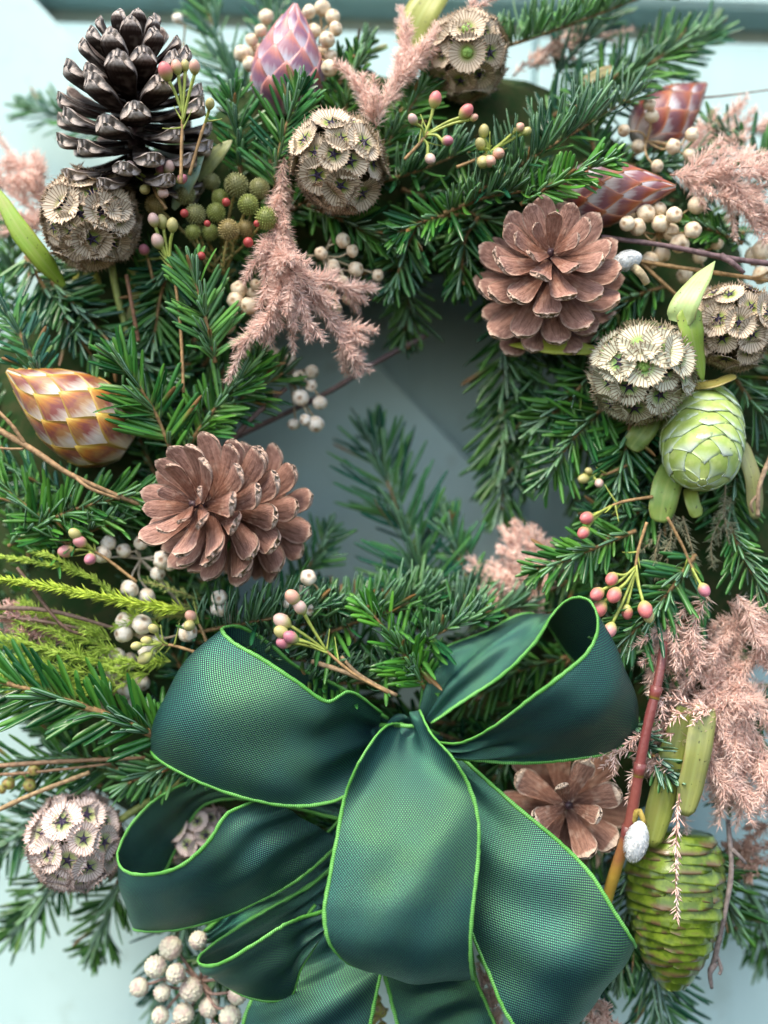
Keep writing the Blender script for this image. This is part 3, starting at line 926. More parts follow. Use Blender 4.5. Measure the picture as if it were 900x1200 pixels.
# ------------------------------------------------------------------ pine cones
def scale_mesh(name, mat, thick=0.09, curl=0.0, wide=1.0):
    s = np.array([0, .2, .4, .58, .70, .79, .86, .915, .955, .983, 1.0])
    v = np.array([-1, -.78, -.42, 0, .42, .78, 1])
    nu, nv = len(s), len(v)
    S, Vv = np.meshgrid(s, v, indexing='ij')
    hw = (0.12 + 0.23 * np.clip(S / 0.72, 0, 1) ** 1.1) * wide
    end = np.clip((S - 0.70) / 0.30, 0, 1)
    hw2 = hw * np.sqrt(np.clip(1 - (end * 0.985) ** 2.3, 0, 1)) * (1 + rng.normal(0, .02, S.shape) * (S > .3))
    X = S - 0.03 * Vv ** 2 * S
    Yc = Vv * hw2
    q = Yc / (0.35 * wide)
    arch = -0.08 * np.sin(S * math.pi) + curl * np.clip(S - 0.55, 0, 1) ** 2
    conv = -0.05 * q ** 2 * S
    keel = 0.010 * np.exp(-(Vv / 0.10) ** 2) * np.clip((0.92 - S) / .1, 0, 1)
    tip_up = 0.018 * np.clip((S - 0.86) / 0.07, 0, 1) * (1 - q ** 2)
    th = thick * (0.30 + 0.70 * np.clip(S / 0.88, 0, 1) ** 2) * (1 - 0.55 * q ** 2)
    th = th * np.sqrt(np.clip(1 - (np.clip((S - .93) / .07, 0, 1) * .8) ** 2, 0, 1))
    edge = np.maximum(np.abs(Vv) ** 6, end ** 8)
    top = np.stack([X, Yc, arch + conv + keel + tip_up - edge * th * .22], -1)
    bot = np.stack([X - 0.012 * S, Yc * 0.97, arch + conv - th], -1)
    V = np.concatenate([top.reshape(-1, 3), bot.reshape(-1, 3)])
    g = grid(nu, nv)
    k = nu * nv
    F = [g, g[:, ::-1] + k]
    ring_ = [i * nv for i in range(nu)] + [(nu - 1) * nv + j for j in range(1, nv)] + [i * nv + nv - 1 for i in range(nu - 2, -1, -1)]
    sidef = [[ring_[a], ring_[a + 1], ring_[a + 1] + k, ring_[a] + k][::-1] for a in range(len(ring_) - 1)]
    F.append(np.array(sidef))
    at = dict(s=np.tile(S.ravel(), 2), v=np.tile(Vv.ravel(), 2), top=np.r_[np.ones(k), np.zeros(k)])
    return mesh(name, V, F, mat, True, at)


def cone(label, ctr, axis, L, Rm, n, mat, prof, alpha, wide=1.0, thick=0.09, curl=0.0, fmin=0.0, roll=0.0, jit=0.06, wsc=1.0, core=0.035):
    """prof, alpha: functions of f (0 base .. 1 tip)"""
    M = frame(axis, ctr, roll)
    root = thing('pine_cone', label, 'pine cone', None, None, M)
    ms = [scale_mesh('cone_scale', mat, thick, curl + c, wide) for c in (-0.06, 0.0, 0.08)]
    cb = Bag()
    zz = np.linspace(-0.5, 0.46, 12) * L
    Cc = np.stack([0 * zz, 0 * zz, zz], -1)
    cb.tube(Cc, Rm * 0.2, Rm * core, 10, jitter=0.25)
    co = link('core', cb.build('cone_core', MRESIN), root)
    for i in range(n):
        f = fmin + (1 - fmin) * (i + 0.5) / n
        th = i * math.radians(137.508)
        h = (f - 0.5) * L * 0.94
        al = math.radians(alpha(f)) + rng.normal(0, jit)
        r = np.array([math.cos(th), math.sin(th), 0])
        z = np.array([0, 0, 1.0])
        dd = math.sin(al) * r + math.cos(al) * z
        up = -math.cos(al) * r + math.sin(al) * z
        sd_ = np.cross(up, dd)
        l = Rm * prof(f) * rng.uniform(0.93, 1.07)
        tw = rng.normal(0, 0.10)
        up2 = up * math.cos(tw) + sd_ * math.sin(tw)
        sd2 = np.cross(up2, dd)
        Mx = np.eye(4)
        Mx[:3, 0], Mx[:3, 1], Mx[:3, 2] = dd * l, sd2 * l * wsc, up2 * l
        Mx[:3, 3] = r * Rm * 0.10 * (1 - 0.6 * f) + z * h
        link('scale', ms[int(rng.integers(3))], root, Mx)
    return root


def lerp(xs, ys):
    return lambda f: float(np.interp(f, xs, ys))


S5 = 0.0005
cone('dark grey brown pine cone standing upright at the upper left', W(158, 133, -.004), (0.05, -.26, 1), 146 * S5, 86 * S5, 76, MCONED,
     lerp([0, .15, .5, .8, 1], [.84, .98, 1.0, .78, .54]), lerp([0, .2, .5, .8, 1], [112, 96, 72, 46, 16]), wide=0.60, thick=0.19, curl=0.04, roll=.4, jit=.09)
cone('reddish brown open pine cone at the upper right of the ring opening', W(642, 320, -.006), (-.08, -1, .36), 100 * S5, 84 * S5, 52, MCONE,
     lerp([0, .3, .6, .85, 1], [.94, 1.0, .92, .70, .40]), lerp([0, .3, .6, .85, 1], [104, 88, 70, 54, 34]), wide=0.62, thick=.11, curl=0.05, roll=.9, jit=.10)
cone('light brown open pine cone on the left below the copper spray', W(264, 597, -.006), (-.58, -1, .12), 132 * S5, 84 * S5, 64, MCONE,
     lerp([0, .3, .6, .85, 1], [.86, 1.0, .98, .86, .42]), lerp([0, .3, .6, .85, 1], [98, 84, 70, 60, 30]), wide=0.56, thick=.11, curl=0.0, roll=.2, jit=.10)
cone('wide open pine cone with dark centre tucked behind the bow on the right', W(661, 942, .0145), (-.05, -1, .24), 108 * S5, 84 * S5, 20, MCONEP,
     lerp([0, .3, .6, .85, 1], [.94, 1.0, .92, .72, .46]), lerp([0, .3, .6, .85, 1], [98, 80, 66, 50, 30]), wide=0.66, thick=.15, curl=-0.02, roll=2.0, jit=.14, core=.05)


# ------------------------------------------------------------------ papery seed heads
def floret_mesh(name, mat, cup=0.42, ribs=30):
    seg = ribs * 2
    rs = np.array([0.0, 0.16, 0.3, 0.42, 0.62, 0.84, 1.0])
    zs = np.array([0.02, 0.0, -0.02, 0.03, 0.09, 0.16, 0.22]) * cup / 0.22
    th = np.arange(seg) * 2 * math.pi / seg
    rib = np.where(np.arange(seg) % 2 == 0, 1.0, -1.0)
    Rr = rs[:, None] * (1 + np.where(rs[:, None] > 0.95, 0.075 * rib + rng.normal(0, 0.05, seg), 0))
    Zz = zs[:, None] + (rib * 0.035)[None] * np.clip((rs[:, None] - 0.3) / 0.4, 0, 1) + rng.normal(0, .02, seg)[None] * rs[:, None]
    V = np.stack([Rr * np.cos(th), Rr * np.sin(th), Zz + 0 * th], -1).reshape(-1, 3)
    ar, ak = np.repeat(rs, seg), np.tile(rib, len(rs))
    # bristles: every rib runs on past the torn rim
    sp, sf = [], []
    for q in range(0, seg, 2):
        a0 = th[q] + rng.normal(0, .03)
        l = rng.uniform(1.05, 1.30)
        zt = zs[-1] + (l - 1) * rng.uniform(.2, .9)
        b0 = len(V) + len(sp)
        for da, rr_, zz_ in ((-.035, .93, zs[-1] * .93), (.035, .93, zs[-1] * .93), (.0, .93, zs[-1] * .93 + .03), (.0, l, zt)):
            sp.append([rr_ * math.cos(a0 + da), rr_ * math.sin(a0 + da), zz_])
        sf += [[b0, b0 + 1, b0 + 3], [b0 + 1, b0 + 2, b0 + 3], [b0 + 2, b0, b0 + 3]]
    V = np.concatenate([V, np.array(sp)])
    at = dict(r=np.r_[ar, np.full(len(sp), .95)], rib=np.r_[ak, np.full(len(sp), .55)])
    return mesh(name, V, [grid(len(rs), seg, True), np.array(sf)], mat, True, at)


def star_mesh():
    V, F = [[0, 0, 0.10]], []
    for k in range(5):
        a = k * 1.2566
        for da, rr, z in ((-0.34, 0.17, 0.06), (0.0, 0.50, 0.17), (0.34, 0.17, 0.06)):
            V.append([rr * math.cos(a + da), rr * math.sin(a + da), z])
    for k in range(5):
        b = 1 + 3 * k
        F += [[0, b, b + 1], [0, b + 1, b + 2], [0, b + 2, 1 + 3 * ((k + 1) % 5)]]
    return mesh('floret_star', np.array(V), np.array(F), MSTAR, False)


def button_mesh():
    V, F, a = egg(14, 8)
    V = V * [0.27, 0.27, 0.12]
    V[:, 2] += 0.04
    V[:, 2] *= 1 + 0.25 * np.cos(5 * np.arctan2(V[:, 1], V[:, 0])) * (np.hypot(V[:, 0], V[:, 1]) < 0.2)
    return mesh('floret_button', V, F, MBUTTON)


STAR, BUTTON = star_mesh(), button_mesh()
FLO = {m.name: [floret_mesh('floret', m, c) for c in (0.10, 0.18, 0.28)] for m in (MFLO, MFLOG, MFLOP)}


def seed_head(label, ctr, rad, mat=MFLO, n=36, look=(0, -1, 0), stem=None, fr=0.38, green=0.0, roll=0.0, big=()):
    rad = rad * S5
    n = int(n * 1.25)
    M = frame(look, ctr, roll)
    Rw = M[:3, :3]
    root = thing('seed_head', label, 'seed head', None, None, M)
    bigs = []
    cpx = 450 + ctr[0] * FP / (D + ctr[1]); cpy = 600 - ctr[2] * FP / (D + ctr[1])
    for bx, by in big:
        w2 = np.array([(bx - cpx) * S5 / rad, 0, -(by - cpy) * S5 / rad])
        w2[1] = -math.sqrt(max(1 - w2 @ w2, 0.05))
        bigs.append(np.linalg.inv(Rw) @ nrm(w2))
    for dv in bigs:
        fo = link('floret', FLO[mat.name][1], root, frame(dv, dv * rad * 0.95, rng.uniform(0, 6), rad * 0.44))
        link('button', BUTTON, fo)
    V, F, a = egg(16, 10)
    link('core', mesh('seed_core', V * rad * 0.80, F, m_core), root)
    for i in range(n):
        z = 1 - 2 * (i + 0.5) / n
        r = math.sqrt(1 - z * z)
        t = i * 2.39996
        dv = nrm(np.array([r * math.cos(t), r * math.sin(t), z]) + rng.normal(0, 0.05, 3))
        world_d = Rw @ dv
        if world_d[1] > 0.75 or any(dv @ bd > 0.93 for bd in bigs):
            continue
        s = rad * fr * rng.uniform(0.86, 1.14)
        Mx = frame(nrm(dv + rng.normal(0, .10, 3)), dv * rad * rng.uniform(0.83, 0.92), rng.uniform(0, 6), s)
        fo = link('floret', FLO[mat.name][int(rng.integers(3))], root, Mx)
        if world_d[1] < 0.2:
            if green and z > 1 - green:
                link('button', BUTTON, fo)
            else:
                link('star', STAR, fo)
    if stem is not None:
        C = path(stem, 14)
        Ri = np.linalg.inv(M)
        Cl = (np.c_[C, np.ones(len(C))] @ Ri.T)[:, :3]
        bg_ = Bag()
        bg_.tube(Cl, 0.0022, 0.0020, 8)
        link('stem', bg_.build('seed_stem', MSTEMG), root, color=(0.30, 0.36, 0.10))
    return root


m_core = m_flat('seed_core', (0.06, 0.06, 0.02), (0.16, 0.14, 0.06), 200, 0.8, 0.3)
seed_head('pale papery seed head at the upper left below the grey cone', W(106, 257, -.004), 55, MFLO, 38, (.05, -1, .1), [(125, 275, .01), (136, 340, .016), (152, 400, .02)])
seed_head('round brown papery seed head in the upper middle', W(397, 192, -.010), 54, MFLO, 34, (-.1, -1, .1))
seed_head('brown and green papery seed head at the top edge beside the copper spray', W(547, 66, .016), 50, MFLO, 34, (.1, -1, .1), None, .38, 0.0, 0, [(543, 52), (544, 82)])
seed_head('pale seed head with three green buttons left of the folded leaf', W(751, 436, -.014), 57, MFLOG, 32, (-.15, -1, .25), [(745, 425, .01), (730, 385, .02), (718, 365, .024)], .40, 0.0, 0, [(738, 411), (762, 417), (741, 436), (782, 424)])
seed_head('dark brown papery seed head right of the folded leaf', W(856, 382, -.004), 50, MFLO, 34, (-.1, -1, .05))
seed_head('lilac brown papery seed head at the lower left', W(90, 986, .006), 54, MFLOP, 32, (.1, -1, .05), [(120, 975, .014), (165, 945, .016), (215, 915, .02)], .41)
seed_head('papery seed head seen inside the left bow loop', W(236, 980, .034), 40, MFLOP, 30, (.1, -1, .05))


# ------------------------------------------------------------------ scaled buds and green cones
def bracted(name, label, cat, base, axis, L, prof, na, rows, mat, p=1.0, lift=0.0009, over=2.1, roll=0.0, s0=0.0, s1=1.0, core=None, part='bract', wfull=0.42, irr=0.0, droop=0.25):
    """prof(s) radius; bracts point towards the tip (s=1)"""
    M = frame(axis, base, roll)
    root = thing(name, label, cat, None, None, M)
    ss = np.linspace(0, 1, 24)
    rr = np.array([prof(s) for s in ss]) * 0.965
    th = np.arange(24) * 2 * math.pi / 24
    V = np.stack([rr[:, None] * np.cos(th), rr[:, None] * np.sin(th), (ss * L)[:, None] + 0 * th], -1).reshape(-1, 3)
    link('core', mesh('bract_core', V, [grid(24, 24, True), np.arange(24)[::-1][None], (np.arange(24) + 23 * 24)[None]], mat, True, dict(u=np.zeros(len(V)), v=np.zeros(len(V)))), root)
    ds = (s1 - s0) / rows
    nu, nv = 7, 8
    for j in range(rows):
        sj = s0 + j * ds
        u = np.linspace(-1, 1, nu)
        v = np.linspace(0, 1, nv)
        U, Vv = np.meshgrid(u, v, indexing='ij')
        wv = 1 - np.clip((Vv - wfull) / (1 - wfull), 0, 1) ** p
        wv = np.maximum(wv, 0.01)
        s = np.clip(sj + Vv * over * ds, 0, 1.0)
        if p > 1.5:
            s = np.clip(s - droop * over * ds * U ** 2 * Vv, 0, 1)
        ang = U * wv * math.pi / na * 1.04
        rad = np.interp(s, ss, rr / 0.965) + lift * Vv ** 1.5 * (1 - 0.35 * U ** 2) + 0.0001
        rad = np.maximum(rad, 0.0004)
        Vt = np.stack([rad * np.cos(ang), rad * np.sin(ang), s * L], -1).reshape(-1, 3)
        Vb = np.stack([(rad - 0.0007) * np.cos(ang), (rad - 0.0007) * np.sin(ang), s * L - 0.0001], -1).reshape(-1, 3)
        g = grid(nu, nv)
        k = nu * nv
        ed = [i * nv + nv - 1 for i in range(nu)]
        e1 = [j2 for j2 in range(nv)]
        e2 = [(nu - 1) * nv + j2 for j2 in range(nv)]
        sf = [[a, b_, b_ + k, a + k] for a, b_ in zip(ed[:-1], ed[1:])] + [[a, b_, b_ + k, a + k] for a, b_ in zip(e1[:-1], e1[1:])] + [[a, b_, b_ + k, a + k] for a, b_ in zip(e2[:-1], e2[1:])]
        me = mesh(part, np.concatenate([Vt, Vb]), [g[:, ::-1], g + k, np.array(sf)], mat, True,
                  dict(u=np.tile(U.ravel(), 2), v=np.tile(Vv.ravel(), 2)))
        for q in range(na):
            a = (q + 0.5 * (j % 2)) * 2 * math.pi / na + rng.normal(0, irr)
            c, s_ = math.cos(a), math.sin(a)
            zt = rng.normal(0, irr * 0.25) * L * ds
            sc_ = 1 + rng.normal(0, irr * 0.12)
            Mx = np.array([[c * sc_, -s_ * sc_, 0, 0], [s_ * sc_, c * sc_, 0, 0], [0, 0, 1, zt], [0, 0, 0, 1]])
            link(part, me, root, Mx)
    return root


def bud_prof(Rm):
    xs = [0, .08, .2, .38, .55, .72, .86, .95, 1]
    ys = [.35, .72, .95, 1.0, .88, .62, .34, .14, .03]
    return lambda s: Rm * float(np.interp(s, xs, ys))


def scaled_bud(label, pb, pt, yb_, yt, Rpx, mat, na=9, rows=10, roll=0.0):
    a, b_ = W(*pb, yb_), W(*pt, yt)
    L = np.linalg.norm(b_ - a)
    return bracted('protea_bud', label, 'scaled bud', a, b_ - a, L, bud_prof(Rpx * S5), na, rows, mat, p=1.15, lift=.0008, over=2.2, roll=roll, s0=-0.02, s1=0.86, wfull=.40)


scaled_bud('yellow and brown scaled bud lying at the left edge', (150, 524), (8, 434), .010, -.006, 52, MBRY, 7, 6, .1)
scaled_bud('pink and lilac scaled bud pointing up at the top', (332, 135), (346, 4), .026, .010, 44, MBRP, 7, 6, .3)
scaled_bud('red brown and white scaled bud pointing right above the upper right cone', (655, 232), (792, 219), .020, -.004, 38, MBRR, 7, 6, .2)
scaled_bud('blurred red and white scaled bud at the upper right edge of the wreath', (745, 165), (828, 98), .045, .05, 36, MBRR, 6, 5, .5)


def cyl_prof(Rm, xs, ys):
    return lambda s: Rm * float(np.interp(s, xs, ys))


a, b_ = W(822, 468, .018), W(823, 566, -.028)
bracted('green_cone', 'pale green cone with whitish scale edges hanging at the right', 'green cone', a, b_ - a, np.linalg.norm(b_ - a) * 1.0,
        cyl_prof(47 * S5, [0, .1, .3, .55, .8, .93, 1], [.6, .85, 1, 1, .86, .5, .1]), 5, 15, MG1, p=1.4, lift=.0009, over=2.1, roll=.5, s0=-.02, s1=1.0, part='scale', wfull=.2, irr=.08)
a, b_ = W(792, 975, .012), W(788, 1158, .000)
bracted('green_cone', 'long ribbed green cone with brown scars hanging at the lower right', 'green cone', a, b_ - a, np.linalg.norm(b_ - a),
        cyl_prof(56 * S5, [0, .1, .25, .5, .75, .9, 1], [.75, .92, 1, .96, .72, .46, .2]), 3, 18, MG2, p=6, lift=.0020, over=1.8, roll=.9, s0=-.04, s1=.97, part='scale', wfull=.4, irr=.12, droop=.06)


# ------------------------------------------------------------------ berries
def berry_mesh(name, mat, wrinkle=0.03):
    V, F, a = egg(16, 11)
    th = np.arctan2(V[:, 1], V[:, 0])
    rr = 1 + wrinkle * np.cos(5 * th + 0.7) * np.sin(a * math.pi) + rng.normal(0, 0.012, len(V)) * (np.sin(a * math.pi) > 0.1)
    V = V * rr[:, None] * [1, 1, 0.94]
    for q in range(4):
        dq = nrm(rng.normal(0, 1, 3))
        V = V * (1 - rng.uniform(.05, .14) * np.exp(-((nrm(V) - dq) ** 2).sum(1) / rng.uniform(.12, .35)))[:, None]
    V[:, 2] -= 0.16 * np.clip((a - 0.86) / 0.14, 0, 1) * 1.0
    return mesh(name, V, F, mat, True, dict(pole=a))


BM = {m.name: [berry_mesh('berry', m, w) for w in (0.01, 0.03, 0.05, 0.03, 0.06)] for m in (MBER, MBERW, MYEL)}


def powder_mesh():
    V, F, a = egg(38, 26)
    h = np.zeros(len(V))
    for q in range(70):
        z = 1 - 2 * (q + .5) / 70
        t = q * 2.39996
        c = np.array([math.sqrt(1 - z * z) * math.cos(t), math.sqrt(1 - z * z) * math.sin(t), z])
        h = np.maximum(h, np.exp(-((V - c) ** 2).sum(1) / 0.016))
    return mesh('berry', V * (0.86 + 0.16 * h + rng.normal(0, .012, len(h)))[:, None], F, MSIL, True, dict(pole=a * 0.8))


BM[MSIL.name] = [powder_mesh()]


def berries(label, joint, spots, r=9, mat=MBER, y=0.0, col=(0.50, 0.34, 0.18), lead=None, name='berry_cluster', cat='berry cluster', sw=0.0007):
    """joint: (px,py) where the stalks meet; spots: (px,py[,dy])"""
    jy = y + 0.010
    J = W(*joint, jy)
    root = thing(name, label, cat, J)
    st = Bag()
    if lead:
        st.tube(path([(*lead, jy + .012), (*joint, jy)], 8), sw * 1.5, sw * 1.2, 6)
    for sp in spots:
        dy = sp[2] if len(sp) > 2 else rng.uniform(-.006, .006)
        P = W(sp[0], sp[1], y + dy)
        rr = r * S5 * rng.uniform(0.78, 1.15)
        aim = nrm(nrm(P - J) + np.array([0, -0.7, 0]) + rng.normal(0, .45, 3))
        Mx = frame(aim, P - J, rng.uniform(0, 6), rr)
        link('berry', BM[mat.name][int(rng.integers(len(BM[mat.name])))], root, Mx)
        mid = (P + J) / 2 + rng.normal(0, .0025, 3)
        st.tube(cmr(np.array([J, mid, P - aim * rr * .8]), 8), sw, sw * 0.8, 5)
    link('stalk', st.build('berry_stalk', MWOOD, J), root, color=col)
    return root


berries('cream berry cluster left of the pink scaled bud at the top', (310, 80), [(283, 63), (295, 47), (306, 36), (293, 75), (312, 20), (300, 60, .008)], 10, MBER, .026)
berries('cream berry cluster right of the pink scaled bud at the top', (375, 70), [(362, 14), (378, 10), (390, 20), (368, 36), (393, 34), (383, 47), (376, 62), (388, 66), (386, 80, -.012)], 10, MBER, .018)
berries('single blurred white berry in front of the door at the top left', (215, 50), [(208, 22)], 9, MBERW, .05, lead=(216, 90))
berries('cream berry cluster with brown stalks left of the right hand copper spray', (757, 165), [(761, 122), (764, 136), (731, 153), (811, 158), (789, 172), (808, 182), (770, 195), (748, 172, .01)], 9.5, MBER, .016)
berries('cream berry cluster directly under the red brown scaled bud', (770, 275), [(735, 262), (747, 266), (757, 250), (772, 245), (774, 262), (786, 272), (790, 252), (812, 270), (817, 240), (797, 285), (762, 305, .01), (775, 298, .012), (740, 248, .008)], 10.5, MBER, -.002)
berries('two cream berries at the right edge above the dark seed head', (880, 310), [(894, 293), (893, 322), (885, 300, .01)], 11, MBER, .0)
berries('pair of cream berries half hidden below the dark twig on the right', (825, 315), [(802, 322), (840, 285), (820, 300), (830, 345, .014)], 9.5, MBER, .014)
berries('cream berry cluster on bent pale stalks right of the middle copper spray', (380, 300), [(402, 282), (413, 294), (376, 297), (390, 312), (417, 316), (401, 331), (385, 343), (408, 350), (394, 361), (443, 323), (348, 307), (386, 322, .008)], 9, MBER, .002, lead=(395, 262), col=(.6, .5, .34))
berries('cream berry cluster left of the middle copper spray', (300, 352), [(280, 339), (276, 352), (292, 358), (275, 372), (300, 334), (266, 382), (317, 353), (298, 345, .008)], 9.5, MBER, .0)
berries('white berry cluster hanging into the ring opening', (335, 430), [(320, 417), (338, 423), (350, 443), (365, 436), (352, 466), (375, 472), (344, 497), (358, 492), (370, 497), (365, 452)], 9.5, MBERW, .024, lead=(300, 400), col=(.55, .45, .3))
berries('white berry cluster left under the light brown pine cone', (165, 655), [(127, 636), (120, 650), (145, 645), (165, 636), (190, 656), (200, 660), (172, 699), (152, 690), (185, 672, .008)], 10.5, MBERW, .004, lead=(215, 712), col=(.62, .55, .45))
berries('pair of white berries above the upper left bow loop', (250, 718), [(258, 713), (257, 700), (272, 722, .006)], 11, MBERW, -.002)
berries('white berry cluster among yellow green fronds left of the bow', (160, 745), [(147, 728), (145, 742), (166, 732), (220, 741), (172, 762), (185, 752, .006)], 11, MBERW, .0, col=(.62, .5, .36))
berries('white berry cluster behind upright fir needles left of the bow', (150, 790), [(149, 808), (135, 785), (125, 778), (122, 822), (152, 775), (165, 800, .008), (138, 768), (130, 800, .01), (155, 826, .008)], 11.5, MBERW, .010)
berries('cream berry cluster behind the waxy buds above the upper left bow loop', (350, 710), [(353, 695), (361, 677), (340, 706), (362, 714), (330, 728, .004), (372, 712)], 9.5, MBERW, -.004)
berries('powdery grey green berry cluster at the bottom left under the bow', (235, 1150), [(163, 1157), (182, 1133), (200, 1111), (190, 1163), (224, 1160), (206, 1141), (188, 1190), (245, 1180), (278, 1166), (275, 1149), (270, 1192), (232, 1102), (215, 1188), (250, 1210), (205, 1212)], 13.5, MSIL, .008, lead=(300, 1090), col=(.34, .22, .18), sw=.0011)
berries('olive berry bunch glimpsed between the two bow tails', (445, 1195), [(440, 1172), (447, 1186), (436, 1192), (448, 1205), (442, 1182)], 8, MYEL, .012)
berries('small olive bud pair on thin stalks at the lower left edge', (20, 905), [(35, 920), (40, 902), (10, 918), (2, 925)], 7, MYEL, .006)


# ------------------------------------------------------------------ waxy budded twigs
def budmesh():
    V, F, a = egg(12, 9)
    rr = np.where(a > 0.8, 1 - 0.25 * (a - 0.8) / 0.2 * np.abs(np.cos(2.5 * np.arctan2(V[:, 1], V[:, 0]))), 1)
    w = np.interp(a, [0, .2, .45, .75, 1], [.6, .85, 1, .98, .9])
    V = V * np.stack([w * rr, w * rr, np.ones_like(a) * 1.36], -1)
    return mesh('bud', V, F, MBUD, True, dict(t=a))


BUDM = budmesh()
PINKS = [(0.60, 0.13, 0.14), (0.66, 0.26, 0.28), (0.62, 0.32, 0.24), (0.46, 0.13, 0.20), (0.45, 0.42, 0.15), (0.62, 0.42, 0.38)]


def waxy(label, stem, buds, y=-0.004, scol=(0.38, 0.46, 0.10), wood=(0.42, 0.26, 0.12), leaves=4, pk=None):
    """stem: px list from cut end to the fork; buds: (px,py,r[,pink index])"""
    pts = [(*p, y + 0.006) if len(p) == 2 else p for p in stem]
    C = path(pts, 20)
    root = thing('waxflower_twig', label, 'budded twig', C[0])
    b = Bag(); b.tube(C, 0.0010, 0.0008, 6, jitter=.08)
    link('stem', b.build('wax_stem', MWOOD, C[0]), root, color=wood)
    g = Bag()
    E = C[-1]; Td = nrm(C[-1] - C[-5])
    for bd in buds:
        P = W(bd[0], bd[1], y + rng.uniform(-.005, .004))
        aim = nrm(nrm(P - E) + Td * .4 + np.array([0, -.35, 0]) + rng.normal(0, .15, 3))
        rr = bd[2] * S5 * rng.uniform(0.78, 0.96)
        ci = bd[3] if len(bd) > 3 else int(rng.integers(6))
        link('bud', BUDM, root, frame(aim, P - C[0], rng.uniform(0, 6), rr), color=PINKS[ci])
        k = P - aim * rr * 1.1
        st_ = C[int(rng.integers(14, 20))]
        g.tube(cmr(np.array([st_, (st_ + k) / 2 + aim * .0 + Td * .002, k]), 8), .0007, .0010, 6)
    for q in range(leaves):
        s0_ = C[int(rng.integers(10, 20))]
        dd = nrm(Td + rng.normal(0, .7, 3) * [1, .5, 1])
        l = rng.uniform(.008, .014)
        t = np.linspace(0, 1, 7)[:, None]
        Cc = s0_ + dd * l * t + np.array([0, 0, 1]) * .15 * l * t ** 2
        g.tube(Cc, .0007, .0002, 5)
    link('stalk', g.build('wax_stalk', MSTEMG, C[0]), root, color=scol)
    return root


waxy('pink and green budded twig rising in front of the grey pine cone', [(212, 215), (213, 165), (214, 135)], [(194, 84, 8.5, 0), (207, 79, 7, 2), (217, 77, 6, 4), (228, 79, 7.5, 2)], -.046)
waxy('single yellow bud on a brown twig right of the grey pine cone', [(222, 205), (235, 160), (242, 140)], [(246, 122, 6.5, 4)], -.03, leaves=1)
waxy('pink budded twig between the left seed head and green heath balls', [(195, 245), (182, 225), (178, 212)], [(154, 196, 7.5, 5), (188, 198, 7, 3), (198, 196, 7, 5), (213, 210, 7, 3), (191, 226, 7, 5), (170, 222, 7, 4)], -.018)
waxy('pink budded twig with long brown stem below the left seed head', [(215, 460), (212, 390), (205, 330), (197, 305)], [(180, 258, 8, 5), (190, 260, 7, 4), (202, 264, 7.5, 4), (185, 283, 8, 5)], -.016)
waxy('pink budded twig in the top middle right of the brown seed head', [(474, 187), (490, 170), (502, 155)], [(510, 117, 8.5, 0), (546, 131, 8, 0), (484, 140, 7, 5), (524, 165, 6.5, 3), (504, 186, 7, 5), (555, 138, 5, 2)], -.018)
waxy('yellow green budded twig pointing right under the topmost seed head', [(535, 196), (560, 186), (575, 178)], [(567, 154, 7.5, 4), (563, 169, 6.5, 4), (608, 150, 6, 2), (617, 154, 6, 4), (584, 180, 7.5, 2), (574, 189, 7.5, 2), (566, 190, 8, 4)], -.012, leaves=6)
waxy('pink budded twig above the yellow green fronds on the left', [(160, 682), (125, 655), (105, 643)], [(94, 635, 9, 1), (78, 646, 8, 1), (106, 655, 8, 3), (88, 626, 7, 4)], -.012)
waxy('yellow green bud twig just left of the upper left bow loop', [(228, 764), (205, 757), (190, 755)], [(180, 737, 6.5, 4), (172, 751, 6, 4), (170, 771, 7.5, 4), (160, 757, 6, 4)], -.018, leaves=7)
waxy('budded twig with pink and yellow buds above the upper left bow loop', [(455, 812), (415, 790), (388, 768), (382, 762)], [(331, 728, 9, 5), (330, 741, 8, 4), (341, 747, 8, 3), (333, 753, 8, 3), (343, 700, 8.5, 2), (352, 712, 8, 5)], -.026, leaves=4)
waxy('pale green bud pair on a stalk between fronds and bow', [(242, 752), (235, 735), (230, 728)], [(224, 722, 7.5, 2), (222, 733, 7, 4)], -.012, leaves=2)
waxy('drooping twig with pink buds right above the upper right bow loop', [(758, 612), (748, 645), (744, 672)], [(717, 678, 8.5, 0), (700, 696, 9, 0), (703, 713, 9, 0), (720, 697, 9, 0), (715, 738, 9.5, 1), (735, 717, 7.5, 0), (756, 714, 9.5, 0), (760, 722, 7, 4)], -.022, leaves=5)
waxy('pink budded twig pointing left under the green centred seed head', [(765, 582), (730, 588), (708, 597)], [(688, 607, 8.5, 0), (684, 624, 8, 0)], -.014, leaves=5)
waxy('single mauve bud on a long tan stalk below the pale green cone', [(782, 606), (800, 640), (812, 668)], [(825, 691, 8.5, 3)], -.016, leaves=3)
waxy('small yellow bud tuft left of the pale green cone', [(735, 545), (712, 555), (698, 556)], [(684, 561, 7, 4), (702, 566, 6, 5), (690, 552, 5, 4)], -.004, leaves=5)
waxy('single red bud on the left beside the green stem', [(180, 330), (175, 310), (172, 300)], [(169, 293, 7, 3)], .006, leaves=2)


# ------------------------------------------------------------------ green heath balls
def heath_mesh():
    V, F, a = egg(12, 8)
    b = Bag()
    b.add(V * 0.9, F, rnd=np.full(len(V), 0.1))
    n = 190
    q = np.arange(n)
    z = 1 - 2 * (q + .5) / n
    t = q * 2.39996
    dv = np.stack([np.sqrt(1 - z * z) * np.cos(t), np.sqrt(1 - z * z) * np.sin(t), z], -1)
    blades(b, dv * 0.82, dv + rng.normal(0, .1, dv.shape), np.full(n, 0.27), np.full(n, 0.055), rng.uniform(.2, 1, n))
    return b.build('ball', MHEATH)


